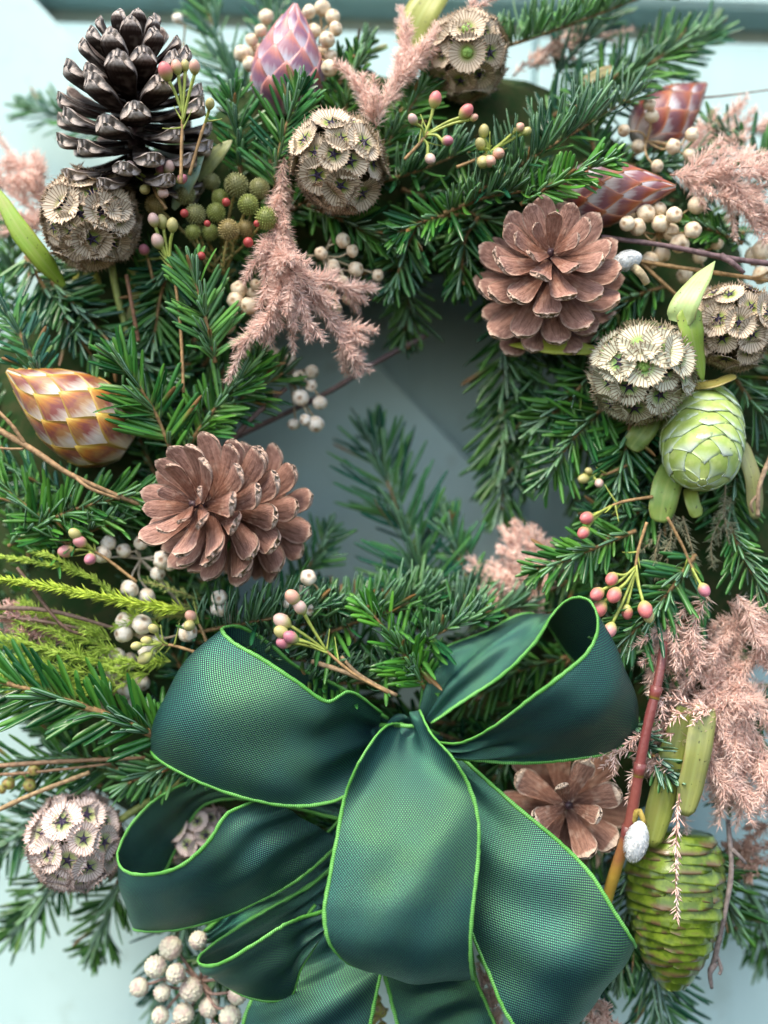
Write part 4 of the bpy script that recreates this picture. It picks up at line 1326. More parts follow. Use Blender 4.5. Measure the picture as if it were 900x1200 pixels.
HEATH = heath_mesh()
J = W(262, 320, .012)
hr = thing('heath_stem', 'bunch of green spiky heath balls with red buds below the grey pine cone', 'heath balls', J)
hs, hh = Bag(), Bag()
for (x, y, r, dy, cc) in [(248, 213, 10, .002, 0), (277, 217, 14, -.006, 0), (304, 221, 12, -.004, 0), (217, 228, 12, -.004, 0), (229, 251, 12, -.010, 0), (253, 249, 11, -.008, 1),
                          (291, 240, 12, -.010, 1), (312, 256, 13, -.014, 1), (268, 269, 12, -.014, 2), (226, 272, 9, -.010, 1), (258, 232, 10, -.002, 1), (182, 240, 12, .0, 2), (246, 272, 10, -.006, 1), (288, 268, 10, -.006, 2)]:
    P = W(x, y, dy)
    link('ball', HEATH, hr, frame(nrm(P - J), P - J, rng.uniform(0, 6), r * S5), color=[(1, 1, 1), (.95, 1.1, .7), (1.25, .95, .9)][cc])
    C = cmr(np.array([J + rng.normal(0, .004, 3), (P + J) / 2 + rng.normal(0, .004, 3), P]), 14)
    hs.tube(C, .0010, .0008, 6)
    n = 70
    t = rng.uniform(0.05, .85, n); idx = (t * 12.9).astype(int)
    A = nrm(C[idx + 1] - C[idx]); v = rng.normal(0, 1, (n, 3)); v = nrm(v - (v * A).sum(1)[:, None] * A)
    blades(hh, C[idx], A + v * .7, np.full(n, .0036), np.full(n, .0004), rng.uniform(0, 1, n))
link('stem', hs.build('heath_stalk', MSTEMG, J), hr, color=(.30, .24, .08))
o = link('heath_leaves', hh.build('heath_leaves', MSPRAY, J), hr, color=(.14, .19, .05)); o['kind'] = 'stuff'
Vb, Fb, ab = egg(8, 6)
rb = mesh('red_bud', Vb, Fb, MRED)
for (x, y, r) in [(265, 237, 5), (291, 284, 6), (216, 250, 5), (243, 262, 4), (236, 300, 5), (301, 262, 4)]:
    link('red_bud', rb, hr, frame((0, -.5, 1), W(x, y, -.016) - J, 0, r * S5))


# ------------------------------------------------------------------ copper-painted and green fine sprays
CP = 'copper painted dried sprays'
spray('dried_spray', 'copper pink painted spray in the middle left falling towards the ring opening', 'dried spray',
      [[(333, 185, -.004), (326, 245, -.006), (322, 290, -.012), (335, 340, -.016), (345, 412, -.010)],
       [(322, 285, -.012), (330, 350, -.018), (295, 390, -.016), (267, 446, -.010)],
       [(325, 300, -.014), (360, 328, -.014), (395, 332, -.008), (428, 352, -.002)],
       [(335, 330, -.016), (380, 368, -.012), (402, 402, -.006), (420, 440, .0)],
       [(345, 340, -.016), (395, 375, -.008), (432, 402, .0)],
       [(318, 275, -.010), (350, 340, -.020), (362, 398, -.016)],
       [(316, 270, -.008), (312, 330, -.016), (330, 385, -.016)],
       [(322, 290, -.012), (345, 320, -.022), (392, 360, -.016)]], hair=18, dens=4.6, sub=6, sublen=42, r=.34, group=CP)
spray('dried_spray', 'copper pink painted spray at the left edge above the green leaf', 'dried spray',
      [[(70, 275, .03), (40, 225, .03), (-4, 155, .036)], [(60, 265, .03), (25, 235, .032), (-15, 200, .036)], [(50, 270, .03), (20, 260, .03), (-10, 245, .03)], [(60, 255, .028), (48, 215, .03), (25, 185, .034)]],
      hair=18, dens=2.6, sub=8, sublen=42, r=.45, group=CP)
spray('dried_spray', 'copper pink painted spray crossing the top middle beside the topmost seed head', 'dried spray',
      [[(440, 150, .0), (462, 95, .0), (500, 48, .002), (585, -6, .012)], [(445, 140, .004), (420, 100, .004), (402, 76, .008)], [(462, 110, .0), (470, 60, .004), (470, 8, .010)], [(455, 120, .0), (490, 70, .0), (512, 30, .006)], [(440, 145, .004), (428, 125, .0), (415, 90, .004)]],
      hair=17, dens=3.4, sub=5, sublen=34, r=.36, group=CP)
spray('dried_spray', 'copper pink painted spray at the right edge beside the red brown bud', 'dried spray',
      [[(785, 205, .0), (840, 210, -.006), (910, 235, -.004)], [(790, 205, .0), (850, 190, .0), (905, 180, .006)], [(800, 210, .0), (850, 235, -.004), (905, 268, .0)], [(830, 200, .0), (870, 205, -.008), (910, 205, -.004)], [(840, 215, -.002), (880, 250, -.004), (910, 262, .0)]],
      hair=18, dens=2.6, sub=9, sublen=46, r=.36, group=CP)
spray('dried_spray', 'blurred copper pink spray at the right edge against the door', 'dried spray',
      [[(800, 185, .03), (835, 155, .036), (872, 118, .045)], [(825, 180, .03), (870, 155, .04), (905, 150, .045)]], hair=18, dens=2.6, sub=9, sublen=46, r=.36, group=CP)
spray('dried_spray', 'blurred copper pink spray at the top behind the bright fir sprig', 'dried spray',
      [[(600, 90, .06), (640, 55, .065), (690, 30, .07)], [(620, 80, .06), (670, 50, .065), (740, 35, .075)]], hair=13, dens=1.0, sub=6, sublen=36, r=.75, group=CP)
spray('dried_spray', 'blurred copper pink spray behind the upper right bow loop', 'dried spray',
      [[(640, 720, .03), (600, 690, .036), (548, 668, .045)], [(635, 710, .03), (610, 660, .04), (588, 618, .05)], [(640, 700, .03), (632, 660, .036), (622, 615, .048)], [(640, 725, .028), (600, 712, .032), (560, 690, .04)]],
      hair=15, dens=1.8, sub=12, sublen=44, r=.7, group=CP)
br = []
for q in range(44):
    x0, y0 = rng.uniform(800, 905), rng.uniform(690, 900)
    a = rng.normal(1.75, .65)
    l = rng.uniform(50, 105)
    yy = rng.uniform(-.012, .012)
    br.append([(x0, y0, yy), (x0 + math.cos(a) * l * .5 + rng.normal(0, 6), y0 + math.sin(a) * l * .5, yy - .004), (x0 + math.cos(a) * l, min(y0 + math.sin(a) * l, 975), yy + .004)])
spray('dried_spray', 'large copper pink painted spray mass at the right edge', 'dried spray', br, hair=20, dens=1.9, sub=6, sublen=46, r=.38, group=CP, rnd_dir=.5)
spray('dried_spray', 'thin copper strands lying over the red stem right of the bow', 'dried spray',
      [[(835, 830, -.014), (790, 835, -.016), (760, 812, -.014)], [(830, 835, -.014), (780, 818, -.016), (770, 850, -.016)], [(790, 905, -.012), (740, 880, -.016), (690, 888, -.014)], [(770, 900, -.012), (745, 905, -.016), (735, 940, -.014)], [(790, 860, -.012), (750, 862, -.016), (705, 900, -.014)]],
      hair=14, dens=.9, sub=2, sublen=30, r=.75, group=CP)
spray('dried_spray', 'single copper strand hanging over the ribbed green cone', 'dried spray', [[(796, 930, -.030), (792, 1000, -.036), (793, 1078, -.036)]], hair=16, dens=.75, r=.8, fwd=38, group=CP)
spray('dried_spray', 'copper spray tip showing at the bottom edge right of the bow', 'dried spray',
      [[(700, 1230, .0), (695, 1195, .0), (685, 1160, .002)], [(690, 1235, .0), (670, 1200, .0), (655, 1178, .002)], [(720, 1230, .0), (712, 1195, .0), (705, 1172, .002)]], hair=14, dens=2, sub=6, sublen=26, r=.75, col=(.75, .72, .68), group=CP)
spray('dried_spray', 'copper spray glimpsed between the bow tails at the bottom', 'dried spray',
      [[(590, 1235, .012), (570, 1180, .012), (560, 1130, .012)], [(600, 1235, .012), (580, 1190, .012), (572, 1150, .012)]], hair=14, dens=2, sub=6, sublen=26, r=.75, group=CP)
spray('dried_spray', 'brownish copper spray at the left edge among yellow green fronds', 'dried spray',
      [[(85, 742, .008), (40, 725, .006), (-10, 705, .008)], [(80, 755, .008), (40, 745, .006), (-10, 735, .008)], [(70, 740, .004), (30, 730, .004), (-10, 722, .006)]], hair=12, dens=1.6, sub=7, sublen=34, r=.7, col=(.72, .6, .62), group=CP)
spray('dried_spray', 'brown dried spray right of the ribbed green cone', 'dried spray',
      [[(910, 985, .02), (880, 1000, .018), (858, 1015, .02)], [(910, 1005, .02), (885, 1015, .018), (868, 1028, .02)], [(905, 965, .02), (875, 985, .018), (855, 998, .02)]], hair=14, dens=2, sub=6, sublen=26, r=.9, col=(.55, .48, .42), group=CP)

CG = 'yellow green conifer fronds on the left'
YG = (0.44, 0.60, 0.06)
spray('conifer_frond', 'bright yellow green frond reaching left from the bow, longest of the fronds', 'conifer frond', [[(218, 716, -.006), (120, 700, -.012), (60, 688, -.014), (-8, 678, -.014)]], hair=18, dens=3.0, mat=MSPRAY, col=YG, stemcol=(.3, .36, .08), fwd=30, r=1.0, group=CG, rnd_dir=.1)
spray('conifer_frond', 'yellow green frond above the longest frond under the pink waxy buds', 'conifer frond', [[(150, 712, -.002), (105, 676, -.006), (50, 660, -.006), (-8, 652, -.004)], [(95, 670, -.006), (60, 652, -.008), (40, 648, -.006)]], hair=13, dens=2.2, mat=MSPRAY, col=(.36, .52, .07), stemcol=(.3, .36, .08), fwd=32, r=.9, group=CG, rnd_dir=.1)
spray('conifer_frond', 'feathery yellow green fronds at the left edge above the large fir sprig', 'conifer frond',
      [[(140, 765, .002), (85, 745, -.002), (20, 728, -.002)], [(120, 778, .002), (70, 765, -.004), (-5, 745, -.004)], [(110, 790, .0), (60, 782, -.004), (-8, 768, -.004)], [(120, 795, .0), (60, 798, -.002), (-8, 790, -.002)], [(130, 750, .002), (105, 738, .0), (75, 726, .0)], [(190, 735, .002), (160, 728, .0), (135, 735, .0)], [(150, 800, .0), (100, 812, -.004), (40, 812, -.004), (-8, 806, -.002)], [(150, 775, .004), (90, 772, .0), (40, 758, .0), (-8, 756, .0)], [(120, 735, .004), (60, 722, .002), (0, 716, .004)], [(175, 790, .004), (150, 792, .0), (118, 780, .0)], [(200, 775, .004), (170, 780, .0), (140, 772, -.002)]], hair=19, dens=1.7, mat=MSPRAY, col=(.38, .56, .08), stemcol=(.3, .36, .08), fwd=34, r=.7, group=CG, sub=2.5, sublen=34)
spray('conifer_frond', 'grey green dried frond below the long fronds beside the white berries', 'conifer frond', [[(240, 705, .004), (200, 690, .0), (170, 682, .0)], [(235, 712, .004), (180, 712, .0), (110, 700, .002)], [(245, 725, .006), (205, 722, .004), (165, 728, .004)]], hair=14, dens=1.3, mat=MSPRAY, col=(.27, .35, .10), stemcol=(.3, .26, .1), fwd=38, r=.6, group=CG)
spray('conifer_frond', 'grey olive dried frond below the pale green cone', 'conifer frond',
      [[(790, 595, .0), (785, 640, -.004), (775, 700, -.002)], [(800, 605, .0), (810, 640, -.004), (815, 660, -.002)], [(775, 620, .0), (768, 650, -.004), (770, 680, -.002)]], hair=14, dens=.8, mat=MSPRAY, col=(.30, .32, .20), stemcol=(.3, .24, .14), fwd=52, r=.55, sub=3, sublen=34, group='grey olive dried fronds')
spray('conifer_frond', 'grey olive dried frond at the right under the brownish leaf', 'conifer frond',
      [[(850, 560, .004), (850, 610, -.002), (858, 655, .0)], [(860, 580, .004), (835, 630, .0), (835, 665, .0)]], hair=14, dens=.8, mat=MSPRAY, col=(.30, .32, .20), stemcol=(.3, .24, .14), fwd=52, r=.55, sub=3, sublen=34, group='grey olive dried fronds')


# ------------------------------------------------------------------ leaves
def leaf(label, pts, wpx, col, profile=None, face=(0, -1, 0.2), fold=0.12, group=None):
    n = 22
    fold *= .5
    C = path(pts, n)
    T = nrm(np.gradient(C, axis=0))
    f = np.asarray(face, float)
    Nn = nrm(f[None] - (T @ f)[:, None] * T)
    B = np.cross(T, Nn)
    t = np.linspace(0, 1, n)
    xs, ys = profile or ([0, .08, .3, .6, .85, .96, 1], [.25, .5, .95, 1, .62, .25, .02])
    w = np.interp(t, xs, ys) * wpx * S5 * 0.5
    us = np.array([-1, -.5, 0, .5, 1.0])
    top = C[:, None] + B[:, None] * (us[None] * w[:, None])[..., None] + Nn[:, None] * (np.abs(us)[None] * w[:, None] * fold)[..., None]
    wv_ = np.sin(np.linspace(0, rng.uniform(5, 9), n) + rng.uniform(0, 6))[:, None] * us[None] * 0.10 + np.sin(np.linspace(0, 14, n) + rng.uniform(0, 6))[:, None] * us[None] ** 2 * .05
    top = top + Nn[:, None] * (wv_ * w[:, None])[..., None]
    bot = top - Nn[:, None] * 0.0003
    V = np.concatenate([top.reshape(-1, 3), bot.reshape(-1, 3)])
    g = grid(n, 5); k = n * 5
    e = [[i * 5, (i + 1) * 5, (i + 1) * 5 + k, i * 5 + k] for i in range(n - 1)] + [[i * 5 + 4, i * 5 + 4 + k, (i + 1) * 5 + 4 + k, (i + 1) * 5 + 4] for i in range(n - 1)]
    e += [[(n - 1) * 5 + q, (n - 1) * 5 + q + 1, (n - 1) * 5 + q + 1 + k, (n - 1) * 5 + q + k] for q in range(4)]
    me = mesh('leaf', V - C[0], [g, g[:, ::-1] + k, np.array(e)], MLEAF, True, dict(u=np.tile(us, 2 * n)))
    o = link('leaf', me, color=col)
    o.location = C[0]
    o['label'] = label
    o['category'] = 'leaf'
    if group:
        o['group'] = group
    return o


BL = ([0, .1, .4, .8, .95, 1], [.7, .9, 1, .95, .7, .3])
leaf('bright green pointed leaf at the left edge beside the left seed head', [(75, 335, .008), (50, 305, -.004), (20, 265, -.008), (-8, 215, -.004)], 25, (.20, .36, .035))
leaf('narrow yellow green leaf lying below the upper right pine cone', [(722, 413, .012), (660, 407, -.002), (596, 404, .004)], 20, (.34, .40, .05), None, (0, -1, .5))
lf1 = leaf('pale upper half of the folded leaf between two seed heads', [(796, 378, -.030), (806, 350, -.032), (838, 306, -.024)], 32, (.34, .47, .20), ([0, .15, .5, .8, 1], [.75, 1, .95, .6, .03]), (-.3, -1, .3))
lf2 = leaf('speckled green lower half of the folded leaf', [(806, 362, -.031), (812, 395, -.030), (824, 446, -.018)], 30, (.22, .36, .05), ([0, .1, .5, .8, 1], [.6, 1, 1, .7, .1]), (.25, -1, .1))
lf2.parent = lf1
lf2.location = lf2.location - lf1.location
for k_ in ('category',): del lf2[k_]
lf1['label'] = 'folded green leaf with black specks standing between two papery seed heads'
lf2['label'] = 'speckled darker lower half'
lf2.name = 'folded_half'
leaf('blunt green leaf with dark specks under the pale green cone', [(790, 545, .002), (780, 575, -.006), (773, 612, -.006)], 34, (.16, .28, .07), BL)
leaf('small green leaf between the green centred seed head and pale green cone', [(768, 485, .0), (752, 508, -.002), (738, 526, .0)], 28, (.13, .22, .06), BL)
leaf('olive yellow leaf hanging right of the red stem, the nearest of two', [(826, 828, -.012), (818, 880, -.018), (802, 956, -.016)], 31, (.23, .25, .09), BL)
leaf('olive leaf hanging behind the nearer one down to the ribbed cone', [(806, 830, -.004), (785, 900, -.010), (762, 992, -.012)], 34, (.20, .24, .05), BL)
leaf('brown edged narrow leaf right of the pale green cone', [(868, 520, .002), (882, 560, -.002), (886, 608, .0)], 20, (.24, .25, .12), BL)
leaf('cut leaf stub below the tip of the pale green cone', [(808, 572, .0), (812, 590, -.004), (818, 606, -.004)], 18, (.26, .36, .08), BL)
leaf('blue green leaf above the heath balls beside the grey cone', [(203, 245, .0), (218, 210, -.010), (240, 168, -.008)], 24, (.20, .34, .28))
leaf('olive leaf tip beside the blue green leaf', [(232, 212, .004), (250, 185, .0), (272, 164, .0)], 20, (.22, .25, .12))
leaf('large olive leaf at the top edge behind the topmost seed head', [(480, 55, .03), (492, 20, .028), (520, -25, .03)], 44, (.26, .28, .06), BL)
leaf('dry brown leaf between fir sprigs at the upper right', [(718, 80, .02), (700, 88, .02), (676, 100, .024)], 14, (.22, .17, .09), BL)
leaf('curled yellow brown leaf on top of the pale green cone', [(800, 455, -.004), (835, 450, -.012), (862, 440, -.012)], 16, (.32, .25, .07), BL, (0, -.6, .8))
leaf('blurred yellow green leaf hanging under the left seed head, left of its stem', [(100, 320, .026), (105, 355, .028), (120, 400, .03)], 40, (.34, .36, .07), BL)
leaf('blurred yellow green leaf hanging under the left seed head, right of its stem', [(150, 315, .032), (148, 355, .034), (138, 405, .036)], 34, (.30, .32, .07), BL)


# ------------------------------------------------------------------ twigs
def bare(label, pts, w0, w1, col, kids=(), name='bare_twig', cat='twig', nodes=True):
    C = path(pts, 28)
    root = thing(name, label, cat, C[0])
    b = Bag(); b.tube(C, w0 * S5 / 2, w1 * S5 / 2, 8, jitter=.10)
    link('stem', b.build('bare_stem', MWOOD, C[0]), root, color=col)
    for kp, a0, a1 in kids:
        b = Bag(); b.tube(path(kp, 12), a0 * S5 / 2, a1 * S5 / 2, 7, jitter=.1)
        link('side_shoot', b.build('bare_shoot', MWOOD, C[0]), root, color=col)
    return root


TAN = (.42, .26, .12)
bare('dark twig with a brown tip crossing the ring opening', [(270, 515, .04), (380, 462, .05), (440, 425, .055), (502, 392, .058)], 7, 7, (.16, .11, .11))
bare('tan twig lying from the left edge to the light brown cone', [(-8, 500, -.010), (40, 528, -.014), (90, 560, -.014), (185, 600, .0)], 8, 5, (.40, .25, .13), [([(30, 522, -.013), (15, 500, -.016), (-6, 478, -.016)], 5, 4), ([(28, 526, -.013), (10, 526, -.014), (-8, 524, -.014)], 3, 3), ([(85, 556, -.015), (105, 572, -.018), (140, 585, -.012)], 5, 3)])
bare('dark grey twig with a knob near the right edge above the dark seed head', [(705, 278, .006), (780, 288, -.004), (850, 302, -.008), (910, 310, -.008)], 6, 7, (.17, .11, .12), [([(845, 300, -.008), (858, 308, -.012), (872, 320, -.012)], 8, 5)])
bare('tan twig under the dark grey twig at the right edge', [(745, 305, .006), (800, 314, .0), (910, 330, -.002)], 5, 5, TAN, [([(752, 308, .006), (775, 330, .006), (800, 352, .01)], 5, 4), ([(880, 326, -.002), (895, 322, -.004), (910, 312, -.004)], 3, 3)])
bare('thin bare twig pointing over the door at the upper right', [(800, 116, .04), (850, 112, .045), (910, 104, .05)], 3, 2, (.25, .16, .13))
bare('grey twig hanging right of the ribbed green cone', [(853, 960, .004), (857, 1020, -.004), (848, 1075, -.006), (836, 1130, -.002)], 6, 7, (.24, .20, .19), [([(838, 1128, -.002), (832, 1140, -.002), (834, 1158, .0)], 9, 4), ([(857, 995, -.002), (866, 1003, -.004), (874, 1012, -.002)], 6, 4), ([(840, 1120, -.002), (845, 1135, -.002), (843, 1142, -.002)], 5, 4)])
bare('pair of tan twigs lying at the left edge above the lower left seed head', [(-8, 898, .004), (60, 893, .0), (170, 888, .006)], 6, 4, (.36, .22, .13), [([(-8, 908, .004), (40, 905, .0), (130, 895, .004)], 4, 3)])
bare('tan twig slanting up from the left edge over the lower left seed head', [(-8, 952, -.004), (40, 930, -.006), (105, 905, -.002)], 6, 5, (.44, .30, .16))
bare('red brown thin twig left of the pale fir sprig', [(162, 400, .012), (155, 360, .008), (148, 322, .008)], 5, 4, (.34, .17, .10))
bare('dark twig under the copper spray beside the left cone', [(258, 535, .014), (290, 495, .010), (335, 455, .02)], 7, 6, (.15, .10, .09))
bare('brown twig among the yellow green fronds on the left', [(100, 745, -.002), (70, 730, -.008), (20, 665, -.008)], 4, 4, (.18, .11, .08))
bare('dark brown twig left of the bow among fronds', [(-8, 712, .0), (60, 716, -.006), (140, 738, .002)], 6, 4, (.26, .17, .13), [([(-8, 722, .002), (50, 728, -.004), (120, 742, .002)], 4, 3)])
bare('tan stalk lying above the bow knot', [(365, 775, -.006), (410, 790, -.012), (465, 815, -.010)], 6, 5, (.42, .29, .17), [([(400, 770, -.008), (420, 790, -.012), (450, 808, -.010)], 5, 4)])
bare('thin grey twig at the right edge below the brownish leaf', [(905, 530, -.004), (890, 570, -.008), (888, 605, -.006)], 6, 5, (.38, .27, .18), [([(888, 580, -.007), (880, 590, -.008), (882, 600, -.006)], 4, 3)])


def catkin(root, base, p, q, w):
    a, b_ = W(*p), W(*q)
    V, F, t = egg(14, 10)
    bag = Bag()
    L = np.linalg.norm(b_ - a) / 2
    Mx = frame(b_ - a, (a + b_) / 2)
    Vw = (np.c_[V * [w * S5, w * S5, L], np.ones(len(V))] @ Mx.T)[:, :3]
    bag.add(Vw, F, rnd=np.full(len(V), .5))
    n = 620
    dv = nrm(rng.normal(0, 1, (n, 3)))
    Pp = (np.c_[dv * [w * S5 * .95, w * S5 * .95, L * .95], np.ones(n)] @ Mx.T)[:, :3]
    dr = (dv * [.6, .6, .6]) @ Mx[:3, :3].T + nrm(b_ - a) * .9
    blades(bag, Pp, dr, np.full(n, .0026), np.full(n, .00011), rng.uniform(0, 1, n))
    return link('catkin', bag.build('catkin', MCAT, base), root)


C = path([(778, 752, -.012), (768, 810, -.020), (752, 890, -.022), (735, 970, -.018), (710, 1062, -.004)], 40)
wr = thing('willow_stem', 'glossy dark red willow stem with white catkins right of the bow', 'willow stem', C[0])
C = C + np.stack([np.sin(np.linspace(0, 11, 40)) * .0006, 0 * np.arange(40), 0 * np.arange(40)], -1)
b = Bag(); b.tube(C, .0025, .0034, 12, jitter=.05)
for q_ in (9, 20, 29):
    b.tube(C[q_:q_ + 3] + np.array([[0, 0, 0]]), .0038, .0030, 12)
n_ = N('willow_bark', .3, .5)
tt = n_.attr('t'); fq = n_.noise(90, 3)
cc = n_.ramp(n_.math('ADD', tt, n_.math('MULTIPLY', n_.math('SUBTRACT', fq, .5), .22)), [(0, (.16, .055, .05)), (.45, (.20, .05, .05)), (.75, (.26, .08, .06)), (.92, (.42, .26, .05)), (1, (.42, .34, .06))])
n_.base(cc); n_.bump(n_.math('ADD', fq, n_.noise(420, 3)), .4, .0008)
link('stem', b.build('willow_stem', n_.m, C[0]), wr)
catkin(wr, C[0], (752, 962, -.026), (740, 1008, -.028), 12)
catkin(wr, C[0], (780, 760, .0), (772, 735, -.004), 10)
b = Bag(); b.tube(path([(740, 968, -.018), (748, 950, -.024), (756, 966, -.026)], 8), .0022, .0014, 8)
link('bud_scale', b.build('bud_scale', MWOOD, C[0]), wr, color=(.40, .30, .07))
c0 = W(760, 318, .0)
cr = thing('willow_stem', 'short cut willow piece with a white catkin right of the upper right pine cone', 'willow stem', c0)
catkin(cr, c0, (752, 300, -.010), (721, 310, -.012), 10)
b = Bag(); b.tube(path([(742, 312, -.012), (752, 322, -.014), (758, 332, -.012)], 8), .0026, .0022, 8)
link('stem', b.build('cut_stem', MWOOD, c0), cr, color=(.55, .45, .28))


# ------------------------------------------------------------------ the bow
bow = thing('ribbon_bow', 'large dark green woven ribbon bow with bright green edges at the bottom of the wreath', 'bow', W(478, 848, 0))
BASE = W(478, 848, 0)


def ribbon(name, rows, mids=None, wav=0.0010, seed=0, n=None, nv=28, pleat=(0.0028, 0.0028)):
    """rows of ((px,py,y),(px,py,y)); mids: {row: (dx,dy,dy_depth)} pixel/px/metre offset of the middle line"""
    E1 = np.array([W(*r[0]) for r in rows])
    E2 = np.array([W(*r[1]) for r in rows])
    Mo = np.zeros_like(E1)
    for k, v in (mids or {}).items():
        Mo[k] = [v[0] * S5, v[2], -v[1] * S5]
    n = n or (len(rows) - 1) * 9 + 1
    e1, e2, mo = cmr(E1, n), cmr(E2, n), cmr(Mo, n)
    v = np.linspace(0, 1, nv)
    S = e1[:, None] * (1 - v)[None, :, None] + e2[:, None] * v[None, :, None] + mo[:, None] * (4 * v * (1 - v))[None, :, None]
    T = np.gradient(S, axis=0); B = np.gradient(S, axis=1)
    Nn = nrm(np.cross(T, B))
    q = np.random.default_rng(seed)
    su = np.linspace(0, 1, n)[:, None]
    w = 0
    for k in range(4):
        w = w + q.uniform(.4, 1) * np.sin(q.uniform(4, 11) * su * 2.2 + q.uniform(2, 6) * v[None] * 2 + q.uniform(0, 6))
    S = S + Nn * (w * wav * np.sin(math.pi * np.clip(v, 0.02, .98))[None] ** .5)[..., None]
    fo = pleat[0] * np.exp(-(su / 0.16) ** 2) + pleat[1] * np.exp(-((1 - su) / 0.16) ** 2)
    ph0 = q.uniform(0, 6.28)
    S = S + Nn * (fo * np.sin(2 * math.pi * (2.6 * v[None] + 0.35 * np.sin(3 * su)) + ph0) * np.sin(math.pi * np.clip(v, 0.02, .98))[None] ** .5)[..., None]
    mc = (e1 + e2) / 2
    wu = np.concatenate([[0], np.cumsum(np.linalg.norm(np.diff(mc, axis=0), axis=1))])
    wid_ = np.linalg.norm(e2 - e1, axis=1).max()
    me = mesh(name, S.reshape(-1, 3) - BASE, grid(n, nv), MFAB, True, dict(wu=np.repeat(wu, nv), wv=np.tile(v * 0.082, n)))
    o = link(name, me, bow)
    for e, col in ((S[:, 0], 0), (S[:, -1], 1)):
        C = e
        sides = 7
        C = C + rng.normal(0, .00010, C.shape)
        Vt, Ft, caps, t = tube(C, .00074, .00074, sides, .14)
        l = np.concatenate([[0], np.cumsum(np.linalg.norm(np.diff(C, axis=0), axis=1))])
        bulge = Vt - np.repeat(C, sides, axis=0)
        # a flat braided edging: a touch wider along the cloth than thick
        Bd = nrm(S[:, 0] - S[:, 1] if col == 0 else S[:, -1] - S[:, -2])
        comp = (bulge * np.repeat(Bd, sides, axis=0)).sum(1)[:, None] * np.repeat(Bd, sides, axis=0)
        Vt = Vt + comp * 0.6
        te = mesh('edge_trim', Vt - BASE, [Ft] + caps, MTRIM, True, dict(wu=np.repeat(l, sides), wv=np.tile(np.arange(sides) / sides, n)))
        link('edge_trim', te, o)
    return o


ribbon('loop', [((455, 842, .005), (450, 900, .015)), ((400, 806, .0), (380, 900, .02)), ((350, 783, -.002), (300, 905, .02)), ((310, 750, -.004), (240, 900, .018)),
                ((280, 734, -.010), (195, 890, .010)), ((260, 737, -.020), (177, 880, -.005)), ((272, 752, -.029), (190, 893, -.018)), ((305, 771, -.034), (235, 917, -.028)),
                ((345, 797, -.036), (290, 936, -.034)), ((383, 822, -.033), (345, 945, -.034)), ((412, 812, -.024), (398, 936, -.026)), ((447, 835, -.008), (438, 905, -.010))],
       {3: (-8, 0, 0), 4: (-14, -2, 0), 5: (-20, -4, -.004), 6: (-16, -2, -.008), 7: (-8, 0, -.010), 8: (0, 0, -.008), 9: (0, 0, -.002), 10: (0, 0, .014), 11: (0, 0, .018)}, seed=1, wav=.0016)
ribbon('loop', [((400, 925, .010), (400, 960, .0)), ((320, 905, .006), (300, 938, .014)), ((240, 912, .004), (240, 943, .018)), ((190, 932, .0), (212, 985, .022)), ((155, 965, -.004), (188, 1032, .020)),
                ((138, 1000, -.012), (158, 1082, .006)), ((147, 1021, -.026), (166, 1091, -.006)), ((180, 1025, -.038), (210, 1089, -.010)), ((215, 1013, -.044), (265, 1074, -.012)), ((245, 985, -.044), (320, 1048, -.012)),
                ((268, 953, -.036), (362, 1020, -.008)), ((312, 934, -.024), (400, 985, .0))],
       {5: (-4, 0, 0), 6: (-4, 0, -.003), 7: (0, 0, -.005), 8: (0, 0, -.006), 9: (0, 0, -.006), 10: (0, -6, -.004)}, seed=2)
ribbon('loop', [((400, 1002, .004), (398, 1042, .010)), ((365, 1037, -.002), (370, 1072, .012)), ((325, 1060, -.006), (318, 1098, .014)), ((275, 1090, -.008), (272, 1122, .012)), ((242, 1112, -.012), (246, 1134, .008)),
                ((231, 1125, -.018), (244, 1140, .0)), ((240, 1132, -.024), (262, 1153, -.010)), ((262, 1127, -.032), (286, 1167, -.012)), ((300, 1105, -.038), (318, 1173, -.012)), ((332, 1085, -.036), (342, 1166, -.012)),
                ((360, 1074, -.020), (353, 1135, -.020)), ((398, 1064, -.008), (385, 1085, -.010))],
       {6: (-3, 2, -.002), 7: (0, 0, -.003), 8: (0, 0, -.005), 9: (0, 0, -.004)}, seed=3)
ribbon('tail', [((400, 958, .0), (402, 1008, .004)), ((350, 1012, .002), (356, 1042, -.002)), ((290, 1050, .006), (300, 1074, .0)), ((240, 1092, .012), (248, 1108, .006))], seed=8)
ribbon('loop', [((492, 836, .0), (505, 848, -.012)), ((497, 795, .004), (545, 820, -.016)), ((515, 763, .006), (590, 790, -.018)), ((565, 742, .008), (625, 755, -.020)), ((625, 719, .010), (648, 720, -.022)),
                ((668, 770, .022), (668, 702, -.026)), ((728, 836, .016), (690, 704, -.032)), ((747, 838, .0), (701, 728, -.038)), ((745, 858, -.008), (692, 760, -.046)), ((718, 880, -.014), (660, 790, -.050)),
                ((670, 890, -.014), (620, 820, -.048)), ((620, 895, -.014), (580, 850, -.042)), ((560, 892, -.020), (540, 870, -.026)), ((505, 885, -.010), (505, 868, -.012))],
       {1: (-4, -4, -.004), 2: (0, -6, -.006), 3: (0, -6, -.006), 6: (6, 0, 0), 7: (8, 0, -.004), 8: (6, 2, -.008), 9: (0, 0, -.010), 10: (0, 0, -.004), 11: (0, -2, .002)}, seed=4)
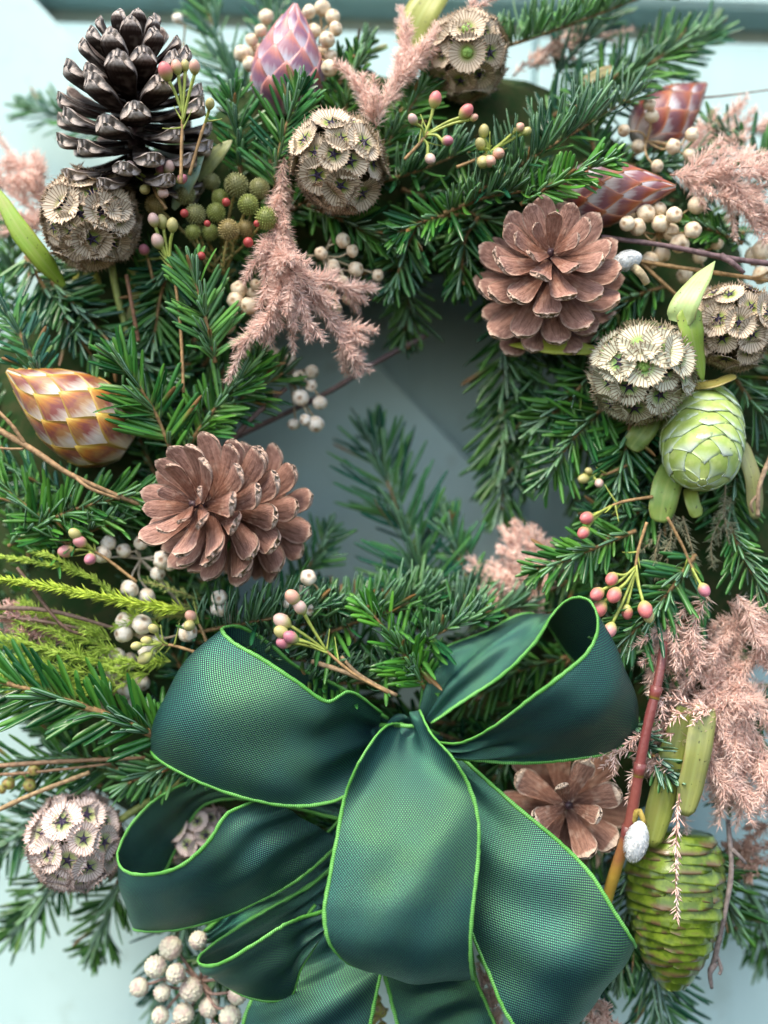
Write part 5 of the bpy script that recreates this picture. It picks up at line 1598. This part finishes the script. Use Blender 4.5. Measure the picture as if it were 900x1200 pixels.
ribbon('tail', [((520, 870, -.004), (490, 900, .0)), ((560, 905, -.014), (510, 960, -.008)), ((605, 945, -.022), (530, 1030, -.018)), ((650, 982, -.029), (552, 1090, -.029)), ((690, 1022, -.036), (572, 1140, -.036)),
                ((718, 1065, -.042), (592, 1185, -.042)), ((740, 1100, -.040), (614, 1216, -.040)), ((741, 1108, -.024), (628, 1226, -.024)), ((715, 1085, .0), (615, 1200, .0)), ((655, 1015, .006), (560, 1120, .006))],
       {2: (0, 0, -.004), 3: (0, 0, -.007), 4: (0, 0, -.008), 5: (4, 2, -.008), 6: (6, 12, -.004), 7: (6, 14, 0)}, seed=5)
ribbon('tail', [((370, 1060, .002), (440, 1080, -.002)), ((320, 1130, -.002), (450, 1120, -.010)), ((295, 1170, -.006), (445, 1145, -.012)), ((283, 1205, -.008), (434, 1200, -.012)), ((262, 1270, -.008), (415, 1280, -.012))],
       {1: (0, 0, .006), 2: (0, 0, -.006), 3: (0, 0, -.007), 4: (0, 0, -.004)}, seed=6)
ribbon('tail', [((440, 1080, .004), (548, 1080, .002)), ((449, 1135, -.004), (556, 1140, -.008)), ((458, 1170, -.006), (568, 1172, -.010)), ((467, 1205, -.006), (582, 1205, -.010)), ((485, 1270, -.006), (610, 1270, -.010))],
       {2: (0, 0, .005), 3: (0, 0, .005)}, wav=.0012, seed=7)
ribbon('knot', [((445, 850, .002), (440, 892, .0)), ((462, 850, -.006), (458, 900, -.010)), ((490, 852, -.008), (492, 900, -.012)), ((515, 860, .0), (520, 896, -.004))], seed=9)
ribbon('loop', [((474, 848, -.004), (489, 832, -.010)), ((450, 850, -.024), (504, 860, -.030)), ((422, 890, -.040), (530, 888, -.042)), ((405, 932, -.041), (550, 922, -.042)), ((395, 980, -.045), (561, 965, -.045)),
                ((386, 1030, -.050), (560, 1015, -.050)), ((380, 1070, -.054), (554, 1062, -.054)), ((386, 1105, -.054), (551, 1108, -.054)), ((408, 1128, -.044), (553, 1140, -.044)), ((440, 1135, -.024), (555, 1146, -.024)),
                ((442, 1115, .0), (550, 1118, .0)), ((430, 1040, .005), (545, 1020, .005))],
       {0: (0, 0, .004), 1: (0, 2, .026), 2: (0, 4, .024), 3: (0, 0, .008), 4: (0, 0, -.006), 5: (0, 0, -.009), 6: (0, 0, -.009), 7: (0, 4, -.008), 8: (-4, 8, -.006), 9: (-8, 6, 0)}, wav=.0011, seed=10, pleat=(.0045, 0))
print('objects', len(bpy.data.objects))
